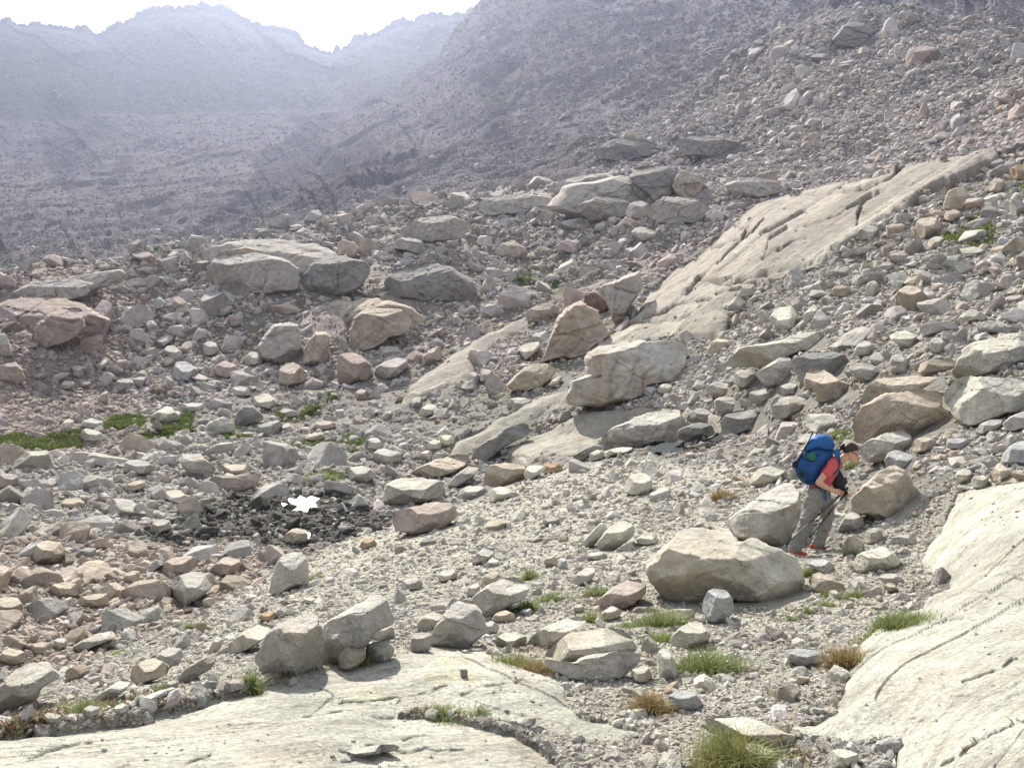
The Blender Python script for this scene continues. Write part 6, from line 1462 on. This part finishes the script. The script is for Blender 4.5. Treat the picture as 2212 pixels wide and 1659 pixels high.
pack_o = hp(650, 740, 0)
def cloth(name, poly, half, dz, m, parent, org, a=.008, sd=1, pw=2.6, **kw):
    V, F = inflate(poly, half, dz, a, sd, pw); return link(name, new_mesh(name, V - org, F), m, parent=parent, **kw)
pack = empty('backpack', pack_o, label='big bright blue hiking backpack on the hiker\'s back', category='backpack')
cloth('pack_body', '575,395 700,360 850,400 850,455 848,500 815,545 760,610 720,680 705,745 670,775 560,745 500,700 462,630 462,560 490,470', .155, 0, M_blue, pack, pack_o, .012, 3)
cloth('lid', '545,420 575,350 625,285 680,252 790,246 848,285 870,345 868,400 790,415 700,395 620,415 580,432', .150, .01, M_blue2, pack, pack_o, .012, 9)
cloth('mesh_pocket', '590,440 640,420 678,445 680,490 655,520 610,512 588,480', .030, .145, M_green, pack, pack_o, .006, 5)
cloth('side_pocket', '470,600 520,590 575,640 600,700 590,755 530,730 480,670', .060, .115, M_navy, pack, pack_o, .008, 7)
cloth('bottle', '500,640 540,622 566,650 560,690 520,688', .03, .165, M_black, pack, pack_o, .002, 8)
tube('hip_belt', [hp(630, 735, .13), hp(700, 775, .165), hp(745, 795, .15), hp(790, 810, .06), hp(800, 812, -.08)], .024, M_navy, pack, pack_o)
for z in (.115, -.115):
    tube('shoulder_strap', [hp(845, 410, z), hp(905, 430, z * 1.1), hp(925, 510, z * 1.15), hp(915, 590, z * 1.2), hp(860, 660, z * 1.35), hp(760, 700, z * 1.3), hp(680, 730, z * 1.1)], .017, M_navy, pack, pack_o)
cloth('load_lifter', '862,400 925,385 932,440 925,500 900,500 870,460', .02, .13, M_blue2, pack, pack_o, .004, 2)
tube('hanging_strap', [hp(770, 820, .15), hp(778, 860, .165), hp(782, 925, .16)], .014, M_blue2, pack, pack_o)
for y0, y1 in ((455, 640), (400, 520)):
    tube('compression_strap', [hp(500, y0, .15), hp(600, (y0 + y1) / 2 - 30, .168), hp(720, y0 + 60, .15)], .005, M_black, pack, pack_o)
to = hp(450, 585, .10)
trip = empty('tripod', to, label='dark folded tripod strapped upright to the left side of the blue backpack', category='tripod')
tube('leg', [hp(650, 212, .10), hp(550, 420, .11), hp(462, 560, .10)], .010, M_metal, trip, to, False)
tube('leg', [hp(640, 225, .08), hp(542, 415, .085), hp(455, 552, .08)], .009, M_greyf, trip, to, False)
cloth('tripod_head', '440,520 480,505 500,540 470,590 440,595 430,560', .03, .09, M_black, trip, to, .004, 4)
bo = hp(930, 830, 0)
bag = empty('camera_bag', bo, label='small black bag hanging on the hiker\'s chest', category='bag')
cloth('bag_body', '872,630 925,612 960,640 992,700 1010,740 985,765 980,810 935,830 870,800 848,760 852,700', .10, 0, M_black, bag, bo, .008, 6)
cloth('bag_top', '915,600 950,590 985,630 990,690 970,700 940,650', .06, .05, M_greyf, bag, bo, .010, 5)
tube('bag_strap', [hp(905, 640, .08), hp(940, 560, .07), hp(958, 525, .03), hp(940, 540, -.05)], .006, M_navy, bag, bo)
def pole(a, b, label):
    o_ = hp(*b); t_ = empty('trekking_pole', o_, label=label, category='trekking pole')
    A, B = hp(*a), hp(*b)
    L_ = lambda s: A * (1 - s) + B * s
    tube('shaft', [L_(s) for s in np.linspace(.12, .97, 6)], .0075, M_metal, t_, o_, False)
    tube('grip', [L_(s) for s in (0, .03, .06, .1, .17)], [.016, .019, .015, .016, .013], M_black, t_, o_, False)
    tube('basket', [L_(.925), L_(.93), L_(.935)], [.006, .026, .006], M_black, t_, o_, False)
    tube('clamp', [L_(.44), L_(.45), L_(.47)], [.013, .015, .012], M_black, t_, o_, False)
    tube('tip', [L_(.96), L_(1)], [.006, .003], M_greyf, t_, o_, False)
    tube('wrist_strap', [L_(.02), L_(.02) + hx_ * .02 - hy_ * .05, L_(.05) - hy_ * .09, L_(.05)], .004, M_black, t_, o_)
pole((1008, 795, .17), (345, 1402, .33), 'dark trekking pole slanting across the hiker\'s front leg, planted behind the near shoe')
pole((1000, 830, .07), (598, 1330, -.02), 'dark trekking pole passing behind the hiker\'s far leg')
# ------------------------------------------------------------ the air
def build_haze():
    x0, x1, y0, y1 = X.min() - 40, X.max() + 40, Y.min() - 40, Y.max() + 40
    z0, z1 = Z.min() - 1.0, max(Z.max(), 0) + 12
    bpy_v = np.array([(x, y, z) for x in (x0, x1) for y in (y0, y1) for z in (z0, z1)])
    f = np.array([[0, 1, 3, 2], [4, 6, 7, 5], [0, 4, 5, 1], [2, 3, 7, 6], [0, 2, 6, 4], [1, 5, 7, 3]])
    m = bpy.data.materials.new('haze_air'); m.use_nodes = True; t = m.node_tree; t.nodes.clear()
    pv = t.nodes.new('ShaderNodeVolumePrincipled'); o = t.nodes.new('ShaderNodeOutputMaterial')
    pv.inputs['Color'].default_value = (0.33, 0.375, 0.51, 1); pv.inputs['Density'].default_value = HAZE
    pv.inputs['Anisotropy'].default_value = 0.7
    t.links.new(pv.outputs[0], o.inputs['Volume'])
    link('haze', new_mesh('haze', bpy_v, f, smooth=False), m, kind='stuff', label='thin pale blue haze filling the valley air', category='haze')
HAZE = 0.00033
build_haze()
print('VERTS', NR, NA, 'rows/cols')
